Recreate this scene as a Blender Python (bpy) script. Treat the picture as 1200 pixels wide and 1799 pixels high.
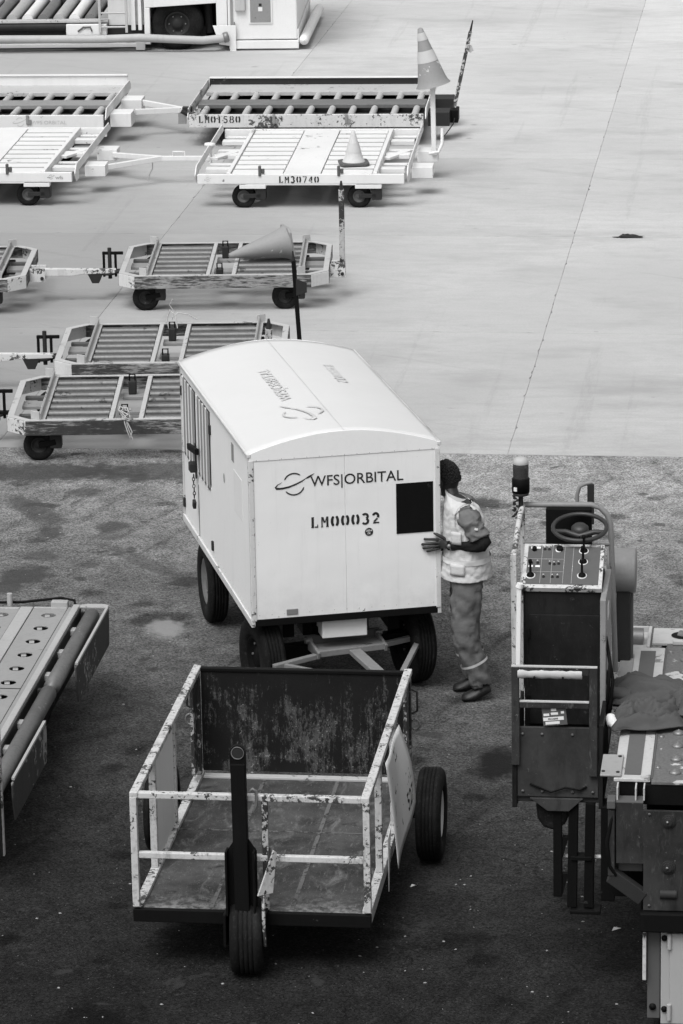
import bpy, math, random
from mathutils import Vector, Matrix, Euler, noise
random.seed(7)
for o in list(bpy.data.objects): bpy.data.objects.remove(o)
S = bpy.context.scene
COL = S.collection
R = math.radians

# ------------------------------------------------------------------ camera
cam = bpy.data.cameras.new('camera')
cam_o = bpy.data.objects.new('camera', cam); COL.objects.link(cam_o)
TH, RO, CH = .2743, -.0176, 8.686
r = Vector((1, 0, 0)); fw = Vector((0, math.cos(TH), -math.sin(TH))); up = r.cross(fw)
RX = r*math.cos(RO) + up*math.sin(RO); UX = up*math.cos(RO) - r*math.sin(RO)
m = Matrix((RX, UX, -fw)).transposed().to_4x4(); m.translation = (0, 0, CH)
cam_o.matrix_world = m
cam.sensor_fit = 'VERTICAL'; cam.sensor_height = 36; cam.lens = 6845/1799*36
cam.clip_start = .5; cam.clip_end = 1500
S.camera = cam_o
S.render.resolution_x, S.render.resolution_y = 683, 1024

# ------------------------------------------------------------------ sky, sun, exposure
W = bpy.data.worlds.new('World'); S.world = W; W.use_nodes = True
nt = W.node_tree; bg = nt.nodes['Background']
sky = nt.nodes.new('ShaderNodeTexSky'); sky.sky_type = 'NISHITA'; sky.sun_disc = False
SUN_EL, SUN_ROT = R(60), R(208)
sky.sun_elevation = SUN_EL; sky.sun_rotation = SUN_ROT
sky.air_density = 1.0; sky.dust_density = 4.0; sky.ozone_density = 1.0
bw = nt.nodes.new('ShaderNodeRGBToBW')
nt.links.new(sky.outputs[0], bw.inputs[0]); nt.links.new(bw.outputs[0], bg.inputs[0])
bg.inputs[1].default_value = .13
sun = bpy.data.lights.new('sun', 'SUN'); sun.energy = 1.5; sun.angle = R(35); sun.color = (1, 1, 1)
sun_o = bpy.data.objects.new('sun', sun); COL.objects.link(sun_o)
d = Vector((math.sin(SUN_ROT)*math.cos(SUN_EL), math.cos(SUN_ROT)*math.cos(SUN_EL), math.sin(SUN_EL)))
sun_o.rotation_euler = d.to_track_quat('Z', 'Y').to_euler(); sun_o.location = d*60
S.view_settings.view_transform = 'Standard'; S.view_settings.look = 'None'
S.view_settings.gamma = 1; S.view_settings.use_curve_mapping = False
S.view_settings.exposure = 0.46

# ------------------------------------------------------------------ materials
class N:
    """small wrapper to write node trees"""
    def __init__(s, name):
        s.m = bpy.data.materials.new(name); s.m.use_nodes = True
        s.t = s.m.node_tree; s.b = s.t.nodes['Principled BSDF']; s._p = None
    def n(s, typ, **kw):
        x = s.t.nodes.new('ShaderNode'+typ)
        for k, v in kw.items():
            if k[0] == 'i':
                try: x.inputs[int(k[1:])].default_value = v
                except ValueError: setattr(x, k, v)
            else: setattr(x, k, v)
        return x
    def l(s, a, b): s.t.links.new(a, b)
    def set(s, sock, v):
        if hasattr(v, 'links'): s.l(v, sock)
        else: sock.default_value = v
    def pos(s):
        if s._p is None: s._p = s.n('NewGeometry').outputs['Position']
        return s._p
    def obj(s): return s.n('TexCoord').outputs['Object']
    def noise(s, scale, det=4, rough=.55, vec=None, stretch=None, dist=0):
        x = s.n('TexNoise'); x.inputs['Scale'].default_value = scale; x.inputs['Detail'].default_value = det
        x.inputs['Roughness'].default_value = rough; x.inputs['Distortion'].default_value = dist
        v = vec if vec is not None else s.pos()
        if stretch:
            mm = s.n('VectorMath', operation='MULTIPLY'); s.l(v, mm.inputs[0]); mm.inputs[1].default_value = stretch; v = mm.outputs[0]
        s.l(v, x.inputs['Vector']); return x.outputs[0]
    def ramp(s, x, a, b, lo=0., hi=1., smooth=True):
        q = s.n('MapRange'); q.interpolation_type = 'SMOOTHSTEP' if smooth else 'LINEAR'
        s.l(x, q.inputs[0]); q.inputs[1].default_value = a; q.inputs[2].default_value = b
        q.inputs[3].default_value = lo; q.inputs[4].default_value = hi; return q.outputs[0]
    def math(s, op, a, b=0., clamp=False):
        q = s.n('Math', operation=op); q.use_clamp = clamp
        s.set(q.inputs[0], a); s.set(q.inputs[1], b); return q.outputs[0]
    def mix(s, f, a, b):
        q = s.n('Mix'); q.data_type = 'FLOAT'
        s.set(q.inputs[0], f); s.set(q.inputs[2], a); s.set(q.inputs[3], b); return q.outputs[0]
    def out(s, val, rough=.6, metal=0., spec=.5, bump=None, bstr=.2, bdist=.01):
        s.set(s.b.inputs['Base Color'], val if hasattr(val, 'links') else (val, val, val, 1))
        s.set(s.b.inputs['Roughness'], rough); s.set(s.b.inputs['Metallic'], metal)
        s.b.inputs['Specular IOR Level'].default_value = spec
        if bump is not None:
            q = s.n('Bump'); q.inputs['Strength'].default_value = bstr; q.inputs['Distance'].default_value = bdist
            s.l(bump, q.inputs['Height']); s.l(q.outputs[0], s.b.inputs['Normal'])
        return s.m

MATS = {}
def paint(name, base, chip=.0, chipcol=.05, dirt=.2, dirtcol=.2, rough=.5, scale=14, metal=0., var=.08, streak=True, spec=None):
    if spec is None: spec = .3 if base > .2 else (.13 if base > .02 else .06)
    if name in MATS: return MATS[name]
    n = N(name)
    v = n.mix(n.noise(1.7, 3), base*(1-var*1.6), base*(1+var))
    if dirt:
        st = n.noise(2.2, 6, .65, stretch=(5, 5, .7) if streak else None)
        v = n.mix(n.ramp(st, .5, .78, 0, dirt), v, dirtcol)
        v = n.mix(n.ramp(n.noise(38, 3), .45, .8, 0, dirt*.6), v, dirtcol)
    c = None
    if chip:
        c1 = n.noise(scale, 7, .68, dist=.4)
        c2 = n.noise(scale*.13, 3)
        s_ = n.math('ADD', n.math('MULTIPLY', c1, .60), n.math('MULTIPLY', c2, .50))
        t = .72-chip*.32
        c = n.ramp(s_, t, t+.018)
        v = n.mix(c, v, n.mix(n.noise(60, 3), chipcol*.5, chipcol*1.7))
    fine = n.noise(90, 3)
    rg = n.mix(n.noise(6, 4), rough-.08, min(rough+.14, 1))
    MATS[name] = n.out(v, rg, metal, spec, bump=(n.math('SUBTRACT', fine, n.math('MULTIPLY', c, 1.5)) if c is not None else fine), bstr=.12, bdist=.004)
    return MATS[name]

M_white = paint('white_paint', .72, chip=.06, chipcol=.12, dirt=.16, dirtcol=.42)
M_bright = paint('bright_white_paint', .70, chip=.10, chipcol=.2, dirt=.18, dirtcol=.42)
M_box = paint('box_white_paint', .82, chip=.02, chipcol=.1, dirt=.12, dirtcol=.5, rough=.5, var=.03)
M_roof = paint('roof_white_paint', .60, chip=.0, dirt=.12, dirtcol=.5, rough=.5, var=.03, streak=False)
M_boxdirty = paint('box_rust_trim', .62, chip=.26, chipcol=.06, dirt=.3, dirtcol=.3, scale=34)
M_chip = paint('chipped_white_paint', .53, chip=.38, chipcol=.05, dirt=.75, dirtcol=.15, scale=42)
M_chipmore = paint('badly_chipped_paint', .42, chip=.62, chipcol=.03, dirt=.6, dirtcol=.1, scale=30)
def rail_mat():
    n = N('rail_worn_paint')
    p = n.pos()
    a = n.noise(7, 8, .72, stretch=(.7, .7, 6), dist=.5); b_ = n.noise(1.6, 3); c = n.noise(40, 5, .7, stretch=(.4, .4, 2.2))
    k = n.math('ADD', n.math('MULTIPLY', a, .6), n.math('ADD', n.math('MULTIPLY', b_, .35), n.math('MULTIPLY', c, .2)))
    v = n.mix(n.noise(18, 4), .012, .05)
    v = n.mix(n.ramp(k, .55, .64), v, n.mix(n.noise(9, 4), .08, .42))
    return n.out(v, .7, bump=k, bstr=.15, bdist=.004)
M_rail = rail_mat()
M_oldwhite = paint('old_white_paint', .60, chip=.36, chipcol=.06, dirt=.4, dirtcol=.3, scale=24)
M_flange = paint('worn_flange', .45, chip=.22, chipcol=.12, dirt=.4, dirtcol=.3, scale=20)
M_grey = paint('grey_paint', .26, chip=.1, chipcol=.08, dirt=.4, dirtcol=.14, rough=.5)
M_mid = paint('mid_grey_paint', .10, chip=.12, chipcol=.05, dirt=.4, dirtcol=.08, rough=.5)
M_dark = paint('dark_grey_paint', .030, chip=.12, chipcol=.08, dirt=.5, dirtcol=.018, rough=.5)
M_black = paint('black_paint', .007, chip=.06, chipcol=.03, dirt=.3, dirtcol=.012, rough=.5)
M_steel = paint('worn_steel', .22, chip=.0, dirt=.55, dirtcol=.12, rough=.42, metal=.5, streak=False)
M_roller = paint('roller_steel', .15, chip=.2, chipcol=.05, dirt=.6, dirtcol=.05, rough=.42, metal=.5, streak=False, scale=9)
M_ink = paint('black_lettering', .025, dirt=.2, dirtcol=.2, rough=.6, var=.1)
M_inkgrey = paint('grey_lettering', .34, chip=.3, chipcol=.5, dirt=.4, dirtcol=.5, rough=.6, scale=50)
M_faded = paint('faded_lettering', .49, chip=.35, chipcol=.55, dirt=.4, dirtcol=.5, rough=.6, scale=50)
M_paper = paint('paper_white', .75, dirt=.1, dirtcol=.5, rough=.8)
M_rope = paint('rope_fibre', .5, dirt=.4, dirtcol=.2, rough=.9)
M_hosegrey = paint('grey_pipe', .4, dirt=.3, dirtcol=.2, rough=.5)
M_tag = paint('tag_grey', .2, dirt=.3, dirtcol=.1, rough=.6)

def tyre_mat():
    n = N('tyre_rubber')
    v = n.mix(n.ramp(n.noise(5, 5), .4, .75), .006, .016)
    v = n.mix(n.ramp(n.noise(60, 3), .5, .8, 0, .5), v, .04)
    return n.out(v, .85, spec=.15, bump=n.noise(70, 4), bstr=.25, bdist=.004)
M_tyre = tyre_mat()

def floor_mat():
    n = N('cart_floor_steel'); ob = n.obj()
    v = n.mix(n.ramp(n.noise(2.2, 6, .65, vec=ob), .3, .7), .02, .085)
    v = n.mix(n.ramp(n.noise(6, 7, .75, vec=ob, stretch=(1.6, .7, 1), dist=.8), .50, .70, 0, .75), v, .17)
    v = n.mix(n.ramp(n.noise(24, 6, .75, vec=ob, stretch=(2.0, .35, 1)), .58, .70, 0, .6), v, .24)
    v = n.mix(n.ramp(n.noise(4.5, 5, .7, vec=ob), .56, .70, 0, .8), v, .016)
    v = n.mix(n.ramp(n.noise(120, 2), .64, .74, 0, .6), v, .35)
    y = n.n('SeparateXYZ'); n.l(ob, y.inputs[0])
    v = n.mix(n.math('MULTIPLY', n.ramp(y.outputs[1], .0, .35, .8, 0), n.ramp(n.noise(14, 6, .75, vec=ob), .42, .62)), v, .26)
    return n.out(v, n.mix(n.noise(7), .45, .8), .1, .25, bump=n.math('ADD', n.noise(50, 4), n.math('MULTIPLY', n.noise(3, 3), 2.)), bstr=.2, bdist=.006)
M_floor = floor_mat()

def tail_mat():
    n = N('rust_stained_board'); ob = n.obj(); z = n.n('SeparateXYZ'); n.l(ob, z.inputs[0])
    pale = n.mix(n.noise(20, 5), .03, .12)
    big = n.noise(3.6, 7, .7, vec=ob, stretch=(1, 1, .9), dist=.7)
    drip = n.noise(15, 7, .68, vec=ob, stretch=(1.5, 1, .14), dist=.5)
    fine = n.noise(48, 7, .78, vec=ob, stretch=(1.4, 1, .6), dist=1.0)
    top = n.ramp(z.outputs[2], .72, 1.06, 0, .05)
    k = n.math('SUBTRACT', n.math('ADD', n.math('MULTIPLY', big, .45), n.math('ADD', n.math('MULTIPLY', drip, .40), n.math('MULTIPLY', fine, .38))), top)
    m_ = n.ramp(k, .60, .70)
    v = n.mix(m_, n.mix(n.noise(5), .006, .016), pale)
    v = n.mix(n.math('MULTIPLY', n.ramp(n.noise(80, 6, .75), .58, .64), n.ramp(k, .60, .68)), v, .34)
    return n.out(v, .8, spec=.12, bump=fine, bstr=.3, bdist=.005)
M_tail = tail_mat()

def concrete_mat(name='apron_concrete'):
    n = N(name)
    p = n.pos()
    rot = n.n('VectorRotate'); rot.rotation_type = 'Z_AXIS'; n.l(p, rot.inputs[0]); rot.inputs['Angle'].default_value = .124
    p2 = rot.outputs[0]
    v = n.mix(n.ramp(n.noise(.22, 5, .6, vec=p2), .25, .75), .40, .54)
    v = n.mix(n.ramp(n.noise(2.2, 6, .65, vec=p2, stretch=(.3, 1.7, 1)), .3, .75, 0, .55), v, .40)      # broom streaks across the slab
    v = n.mix(n.ramp(n.noise(14, 4, .6, vec=p2, stretch=(.12, 2.2, 1)), .35, .7, 0, .5), v, .40)
    v = n.mix(n.ramp(n.noise(.9, 6, .7, vec=p2, stretch=(.5, 1, 1)), .47, .74, 0, .75), v, .29)       # traffic dirt
    v = n.mix(n.ramp(n.noise(4.5, 7, .72, vec=p2, stretch=(.6, 1, 1)), .45, .7, 0, .45), v, .34)
    v = n.mix(n.ramp(n.noise(6, 5, .7, vec=p2, stretch=(.5, 1.6, 1)), .66, .74, 0, .6), v, .18)
    v = n.mix(n.ramp(n.noise(55, 3, vec=p2), .3, .75, 0, .4), v, .33)
    # where carts stand for years the slabs are grimier (left part of the apron)
    x = n.n('SeparateXYZ'); n.l(p, x.inputs[0])
    gx = n.math('ADD', x.outputs[0], n.math('MULTIPLY', n.math('SUBTRACT', n.noise(.35, 4), .5), 5.))
    v = n.mix(n.ramp(gx, -3.4, 1.8, .68, 0.), v, .23)
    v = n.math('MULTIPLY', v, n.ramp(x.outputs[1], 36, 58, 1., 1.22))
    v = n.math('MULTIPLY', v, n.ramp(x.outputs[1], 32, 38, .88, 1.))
    for sc_, r0, st_ in ((1.1, .055, .5), (2.3, .05, .4)):
        vo = n.n('TexVoronoi'); vo.inputs['Scale'].default_value = sc_; n.l(p, vo.inputs['Vector'])
        cc_ = n.n('SeparateColor'); n.l(vo.outputs['Color'], cc_.inputs[0])
        dd = n.math('ADD', vo.outputs['Distance'], n.math('MULTIPLY', n.math('SUBTRACT', n.noise(8, 4), .5), .12))
        v = n.mix(n.math('MULTIPLY', n.ramp(dd, r0*.4, r0*1.3, st_, 0), n.ramp(cc_.outputs[0], .55, .6)), v, .16)
    for an_, st_ in ((-.9, .09), (.12, .08)):
        vr = n.n('VectorRotate'); vr.rotation_type = 'Z_AXIS'; n.l(p, vr.inputs[0]); vr.inputs['Angle'].default_value = an_
        tk = n.noise(.8, 3, .5, vec=vr.outputs[0], stretch=(5.5, .16, 1)); tk2 = n.noise(12, 4, .7, vec=vr.outputs[0], stretch=(2, .2, 1))
        v = n.math('MULTIPLY', v, n.mix(n.math('MULTIPLY', n.ramp(tk, .62, .68), n.ramp(tk2, .35, .6)), 1., 1-st_))
    info = n.n('ObjectInfo')
    v = n.math('MULTIPLY', v, n.ramp(info.outputs['Random'], 0, 1, .94, 1.05, False))
    return n.out(v, .85, spec=.25, bump=n.noise(60, 4, vec=p2, stretch=(.4, 1.6, 1)), bstr=.25, bdist=.004)
M_concrete = concrete_mat()

STAINS_SHADE = [  # centre x, y, half length along x, half length along y, turn, strength, value
    (-2.55, 31.1, .16, .55, -.45, .7, .055), (-2.15, 31.62, .16, .15, 0, .7, .06), (-2.36, 30.4, .12, .2, 0, .8, .05),
    (-1.87, 30.55, .14, .19, 0, .75, .05), (-2.38, 29.74, .15, .16, 0, .65, .06), (-2.48, 29.2, .22, .30, .3, .85, .045),
    (-2.61, 28.88, .15, .2, 0, .8, .05), (-1.74, 32.05, .13, .14, 0, .7, .06), (-1.88, 30.27, .12, .12, 0, .5, .06),
    (1.02, 24.6, .15, .36, .1, .95, .010), (1.20, 31.08, .13, .14, 0, .8, .05), (-1.33, 27.75, .15, .24, 0, .8, .26),
    (.95, 29.0, .2, .1, 0, .6, .06), (-2.0, 29.45, .1, .1, 0, .6, .05),
    (-1.5, 29.4, .10, .9, -.55, .45, .05), (1.75, 28.3, .25, .15, 0, .5, .06), (-1.6, 32.25, .8, .35, 0, .8, .05), (-2.6, 32.3, .9, .35, 0, .85, .045),  # last two: shade along the nearest dolly's front, painted into the tarmac
]
def asphalt_mat():
    n = N('worn_asphalt')
    p = n.pos()
    x = n.n('SeparateXYZ'); n.l(p, x.inputs[0])
    # dusty near the concrete; the darkening toward the camera is painted light falloff
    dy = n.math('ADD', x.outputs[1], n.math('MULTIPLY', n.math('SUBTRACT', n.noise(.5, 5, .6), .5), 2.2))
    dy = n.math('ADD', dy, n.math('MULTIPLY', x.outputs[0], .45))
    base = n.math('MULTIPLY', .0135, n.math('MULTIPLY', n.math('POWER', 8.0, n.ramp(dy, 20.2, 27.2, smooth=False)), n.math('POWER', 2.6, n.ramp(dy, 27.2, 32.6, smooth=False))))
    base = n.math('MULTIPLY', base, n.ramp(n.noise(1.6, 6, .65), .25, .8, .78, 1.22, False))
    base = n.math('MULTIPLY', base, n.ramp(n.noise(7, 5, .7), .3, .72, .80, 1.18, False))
    vor = n.n('TexVoronoi'); vor.inputs['Scale'].default_value = 95; n.l(p, vor.inputs['Vector'])
    agg = n.n('SeparateColor'); n.l(vor.outputs['Color'], agg.inputs[0])
    base = n.math('MULTIPLY', base, n.ramp(agg.outputs[0], 0, 1, .40, 1.60, False))
    br = n.ramp(agg.outputs[1], .955, .975)
    base = n.mix(n.math('MULTIPLY', br, .28), base, n.math('ADD', .06, n.math('MULTIPLY', base, 1.4)))
    # tyre scuffs running across the stand
    for an_, sc_, st_ in ((.45, 1.1, .35), (-.25, .8, .3)):
        vr = n.n('VectorRotate'); vr.rotation_type = 'Z_AXIS'; n.l(p, vr.inputs[0]); vr.inputs['Angle'].default_value = an_
        tk = n.noise(sc_, 4, .6, vec=vr.outputs[0], stretch=(5.0, .22, 1)); tk2 = n.noise(9, 4, .7, vec=vr.outputs[0], stretch=(1.5, .3, 1))
        base = n.math('MULTIPLY', base, n.mix(n.math('MULTIPLY', n.ramp(tk, .56, .68), n.ramp(tk2, .35, .6)), 1., 1-st_))
    base = n.math('MULTIPLY', base, n.ramp(n.noise(3.2, 7, .72, dist=.6), .40, .60, .86, 1.10))
    cr = n.n('TexVoronoi'); cr.feature = 'DISTANCE_TO_EDGE'; cr.inputs['Scale'].default_value = .55
    cv = n.n('VectorMath', operation='ADD'); n.l(p, cv.inputs[0]); cn = n.n('TexNoise'); cn.inputs['Scale'].default_value = 2.2; cn.inputs['Detail'].default_value = 5; n.l(p, cn.inputs['Vector'])
    cs_ = n.n('VectorMath', operation='SCALE'); n.l(cn.outputs['Color'], cs_.inputs[0]); cs_.inputs['Scale'].default_value = .5; n.l(cs_.outputs[0], cv.inputs[1]); n.l(cv.outputs[0], cr.inputs['Vector'])
    base = n.math('MULTIPLY', base, n.mix(n.math('MULTIPLY', n.ramp(cr.outputs['Distance'], .0, .006, 1, 0), n.ramp(n.noise(.6, 2), .5, .6)), 1., .5))
    # random blots
    bl = n.ramp(n.noise(2.6, 3, .5, dist=.4), .655, .70, 0, .7)
    base = n.mix(bl, base, .035)
    for sc_, r0, st_ in ((.85, .24, .6), (2.2, .22, .5)):
        vo = n.n('TexVoronoi'); vo.inputs['Scale'].default_value = sc_; n.l(p, vo.inputs['Vector'])
        cc_ = n.n('SeparateColor'); n.l(vo.outputs['Color'], cc_.inputs[0])
        dd = n.math('ADD', vo.outputs['Distance'], n.math('MULTIPLY', n.math('SUBTRACT', n.noise(7, 5, .65), .5), .34))
        base = n.math('MULTIPLY', base, n.mix(n.math('MULTIPLY', n.ramp(dd, r0*.5, r0*1.25, 1, 0), n.ramp(cc_.outputs[0], .45, .55)), 1., 1-st_))
    wob = n.noise(9, 4); wob2 = n.noise(2.5, 2)
    for cx, cy, rx, ry, an, st, val in STAINS_SHADE:
        a = n.n('VectorMath', operation='SUBTRACT'); n.l(p, a.inputs[0]); a.inputs[1].default_value = (cx, cy, 0)
        rr = n.n('VectorRotate'); rr.rotation_type = 'Z_AXIS'; n.l(a.outputs[0], rr.inputs[0]); rr.inputs['Angle'].default_value = an
        b = n.n('VectorMath', operation='MULTIPLY'); n.l(rr.outputs[0], b.inputs[0]); b.inputs[1].default_value = (1/rx, 1/ry, 0)
        ln = n.n('VectorMath', operation='LENGTH'); n.l(b.outputs[0], ln.inputs[0])
        dd = n.math('ADD', ln.outputs['Value'], n.math('MULTIPLY', n.math('SUBTRACT', wob, .5), 1.3))
        base = n.mix(n.ramp(dd, .55, 1.25, st, 0), base, val)
    bump = n.math('ADD', vor.outputs['Distance'], n.math('MULTIPLY', n.noise(20, 5), .8))
    return n.out(base, n.mix(wob2, .85, .95), spec=.1, bump=bump, bstr=.45, bdist=.006)
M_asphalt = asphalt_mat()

def simple(name, v, rough=.6, metal=0, spec=.4, var=.25, sc=12, bs=.1):
    n = N(name); return n.out(n.mix(n.noise(sc, 4), v*(1-var), v*(1+var)), rough, metal, spec, bump=n.noise(sc*4, 4), bstr=bs, bdist=.004)
M_skin = simple('skin', .022, .5, var=.15)
M_hair = simple('hair', .008, .8, sc=60, bs=.6)
def cloth(name, v, var=.2):
    n = N(name)
    c = n.mix(n.noise(4, 3), v*(1-var*.6), v*(1+var*.6))
    return n.out(c, .9, spec=.15, bump=n.math('ADD', n.noise(14, 4, stretch=(1, 1, 1.6)), n.math('MULTIPLY', n.noise(220, 2), .15)), bstr=.45, bdist=.012)
M_vest = cloth('vest_cloth', .52, .15); M_band = cloth('reflective_band', .66, .1)
M_shirt = cloth('shirt_cloth', .14); M_under = cloth('dark_sleeve_cloth', .014); M_trous = cloth('trouser_cloth', .12)
M_shoe = simple('shoe_leather', .014, .5); M_jacket = cloth('jacket_cloth', .075, .4); M_shirtwhite = cloth('pale_collar', .4)
M_cone = paint('cone_orange_grey', .27, chip=.14, chipcol=.5, dirt=.4, dirtcol=.18, rough=.6, streak=False)
M_conepale = paint('cone_faded', .55, chip=.14, chipcol=.3, dirt=.35, dirtcol=.28, rough=.6, streak=False)
M_collar = paint('cone_white_collar', .50, chip=.16, chipcol=.3, dirt=.35, dirtcol=.4, rough=.5, streak=False)
def glass_mat():
    n = N('beacon_lens'); m_ = n.out(.10, .12, spec=.5); n.b.inputs['Transmission Weight'].default_value = .55
    n.b.inputs['IOR'].default_value = 1.3; return m_
M_lens = glass_mat()

# ------------------------------------------------------------------ mesh helpers
class MB:
    def __init__(s): s.v = []; s.f = []; s.sm = []
    def add(s, vs, fs, smooth=False):
        o = len(s.v); s.v += [tuple(v) for v in vs]
        for f in fs: s.f.append(tuple(i+o for i in f)); s.sm.append(smooth)
        return s
    def box(s, x0, x1, y0, y1, z0, z1):
        return s.add([(x0,y0,z0),(x1,y0,z0),(x1,y1,z0),(x0,y1,z0),(x0,y0,z1),(x1,y0,z1),(x1,y1,z1),(x0,y1,z1)],
              [(0,3,2,1),(4,5,6,7),(0,1,5,4),(1,2,6,5),(2,3,7,6),(3,0,4,7)])
    def obox(s, c, size, rot=(0, 0, 0)):
        M_ = Euler(rot).to_matrix(); c = Vector(c); h = Vector(size)*.5
        vs = [c + M_ @ Vector((a*h.x, b*h.y, e*h.z)) for e in (-1, 1) for a, b in ((-1,-1),(1,-1),(1,1),(-1,1))]
        return s.add(vs, [(0,3,2,1),(4,5,6,7),(0,1,5,4),(1,2,6,5),(2,3,7,6),(3,0,4,7)])
    def bar(s, p, q, w, h, upv=(0, 0, 1)):
        p, q = Vector(p), Vector(q); t = (q-p).normalized(); u = Vector(upv)
        sd = t.cross(u)
        if sd.length < 1e-4: sd = t.cross(Vector((0, 1, 0)))
        sd.normalize(); u = sd.cross(t).normalized()
        vs = []
        for e in (p, q):
            for a, b in ((-1,-1),(1,-1),(1,1),(-1,1)): vs.append(e + sd*a*w/2 + u*b*h/2)
        return s.add(vs, [(0,1,2,3),(7,6,5,4),(0,4,5,1),(1,5,6,2),(2,6,7,3),(3,7,4,0)])
    def tube(s, p, q, r0, r1=None, n=14, caps=True):
        r1 = r0 if r1 is None else r1
        p, q = Vector(p), Vector(q); t = (q-p).normalized()
        a = t.orthogonal().normalized(); b = t.cross(a); vs = []
        for e, rr in ((p, r0), (q, r1)):
            for i in range(n):
                an = 2*math.pi*i/n; vs.append(e + (a*math.cos(an)+b*math.sin(an))*rr)
        s.add(vs, [(i, (i+1) % n, n+(i+1) % n, n+i) for i in range(n)], True)
        if caps: s.add(vs, [tuple(range(n-1, -1, -1)), tuple(range(n, 2*n))])
        return s
    def path(s, pts, r, n=8, closed=False):
        pts = [Vector(p) for p in pts]; k = len(pts); rs = r if isinstance(r, (list, tuple)) else [r]*k
        vs = []; prev = None
        for i, p in enumerate(pts):
            if closed: t = pts[(i+1) % k]-pts[i-1]
            else: t = pts[min(i+1, k-1)]-pts[max(i-1, 0)]
            t.normalize()
            a = t.orthogonal().normalized() if prev is None else (prev - t*prev.dot(t)).normalized()
            prev = a; b = t.cross(a)
            for j in range(n):
                an = 2*math.pi*j/n; vs.append(p+(a*math.cos(an)+b*math.sin(an))*rs[i])
        fs = [(i*n+j, i*n+(j+1) % n, (i+1)*n+(j+1) % n, (i+1)*n+j) for i in range(k-1) for j in range(n)]
        if closed: fs += [((k-1)*n+j, (k-1)*n+(j+1) % n, (j+1) % n, j) for j in range(n)]
        s.add(vs, fs, True)
        if not closed: s.add(vs, [tuple(range(n-1, -1, -1)), tuple(range((k-1)*n, k*n))])
        return s
    def lathe(s, prof, o=(0,0,0), axis=(0,0,1), n=32, smooth=True):
        o = Vector(o); t = Vector(axis).normalized(); a = t.orthogonal().normalized(); b = t.cross(a)
        vs = []; k = len(prof)
        for rr, h in prof:
            for j in range(n):
                an = 2*math.pi*j/n; vs.append(o+t*h+(a*math.cos(an)+b*math.sin(an))*rr)
        return s.add(vs, [(i*n+j, i*n+(j+1) % n, (i+1)*n+(j+1) % n, (i+1)*n+j) for i in range(k-1) for j in range(n)], smooth)
    def prism(s, poly, o, u, v, thick):
        """polygon in the plane o + a*u + b*v, thickened along u x v"""
        o, u, v = Vector(o), Vector(u), Vector(v); nn = u.cross(v).normalized()*thick; k = len(poly)
        vs = [o+u*a+v*b for a, b in poly]; vs += [p+nn for p in vs]
        s.add(vs, [tuple(range(k-1, -1, -1)), tuple(range(k, 2*k))]+[(i, (i+1) % k, k+(i+1) % k, k+i) for i in range(k)])
        return s
    def rings(s, rings, smooth=True, caps=True):
        k = len(rings[0]); vs = [p for rg in rings for p in rg]
        s.add(vs, [(i*k+j, i*k+(j+1) % k, (i+1)*k+(j+1) % k, (i+1)*k+j) for i in range(len(rings)-1) for j in range(k)], smooth)
        if caps: s.add(vs, [tuple(range(k-1, -1, -1)), tuple(range((len(rings)-1)*k, len(rings)*k))], smooth)
        return s
    def mesh(s, name):
        me = bpy.data.meshes.new(name); me.from_pydata(s.v, [], s.f)
        me.polygons.foreach_set('use_smooth', s.sm); me.update(); return me
    def build(s, name, mat, parent=None, bevel=0, loc=None, rot=None):
        return link(name, s.mesh(name), mat, parent, bevel, loc, rot)

def link(name, me, mat, parent=None, bevel=0, loc=None, rot=None):
    o = bpy.data.objects.new(name, me); COL.objects.link(o)
    if mat and not me.materials: me.materials.append(mat)
    o.parent = parent
    if loc is not None: o.location = loc
    if rot is not None: o.rotation_euler = rot
    if bevel:
        b = o.modifiers.new('bevel', 'BEVEL'); b.width = bevel; b.segments = 2; b.limit_method = 'ANGLE'; b.angle_limit = R(40); b.harden_normals = False
    return o

def thing(name, label, cat, loc=(0, 0, 0), yaw=0, group=None):
    o = bpy.data.objects.new(name, None); COL.objects.link(o); o.empty_display_size = .2
    o.location = loc; o.rotation_euler = (0, 0, yaw); o['label'] = label; o['category'] = cat
    if group: o['group'] = group
    return o
def tag(o, label, cat, group=None, kind=None):
    if kind: o['kind'] = kind
    if label: o['label'] = label
    if cat: o['category'] = cat
    if group: o['group'] = group
    return o
def copy_tree(o, parent=None):
    c = o.copy(); COL.objects.link(c)
    if parent is not None: c.parent = parent
    for ch in [x for x in o.children]: copy_tree(ch, c)
    return c
def B(x0, x1, y0, y1, z0, z1): return MB().box(x0, x1, y0, y1, z0, z1)

def text_geo(body, width, height, bold=0.0):
    cu = bpy.data.curves.new('t', 'FONT'); cu.body = body; cu.size = 1; cu.offset = bold; cu.resolution_u = 4
    ob = bpy.data.objects.new('t', cu); COL.objects.link(ob)
    bpy.context.view_layer.update()
    me = bpy.data.meshes.new_from_object(ob.evaluated_get(bpy.context.evaluated_depsgraph_get()))
    bpy.data.objects.remove(ob); bpy.data.curves.remove(cu)
    vs = [v.co.copy() for v in me.vertices]; fs = [tuple(p.vertices) for p in me.polygons]; bpy.data.meshes.remove(me)
    x0 = min(v.x for v in vs); x1 = max(v.x for v in vs); y0 = min(v.y for v in vs); y1 = max(v.y for v in vs)
    return [((v.x-x0)/(x1-x0)*width, (v.y-y0)/(y1-y0)*height) for v in vs], fs
def decal(name, geo, mat, parent, o, u, v):
    o, u, v = Vector(o), Vector(u), Vector(v)
    mb = MB(); mb.add([o+u*a+v*b for a, b in geo[0]], geo[1]); return mb.build(name, mat, parent)
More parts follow.
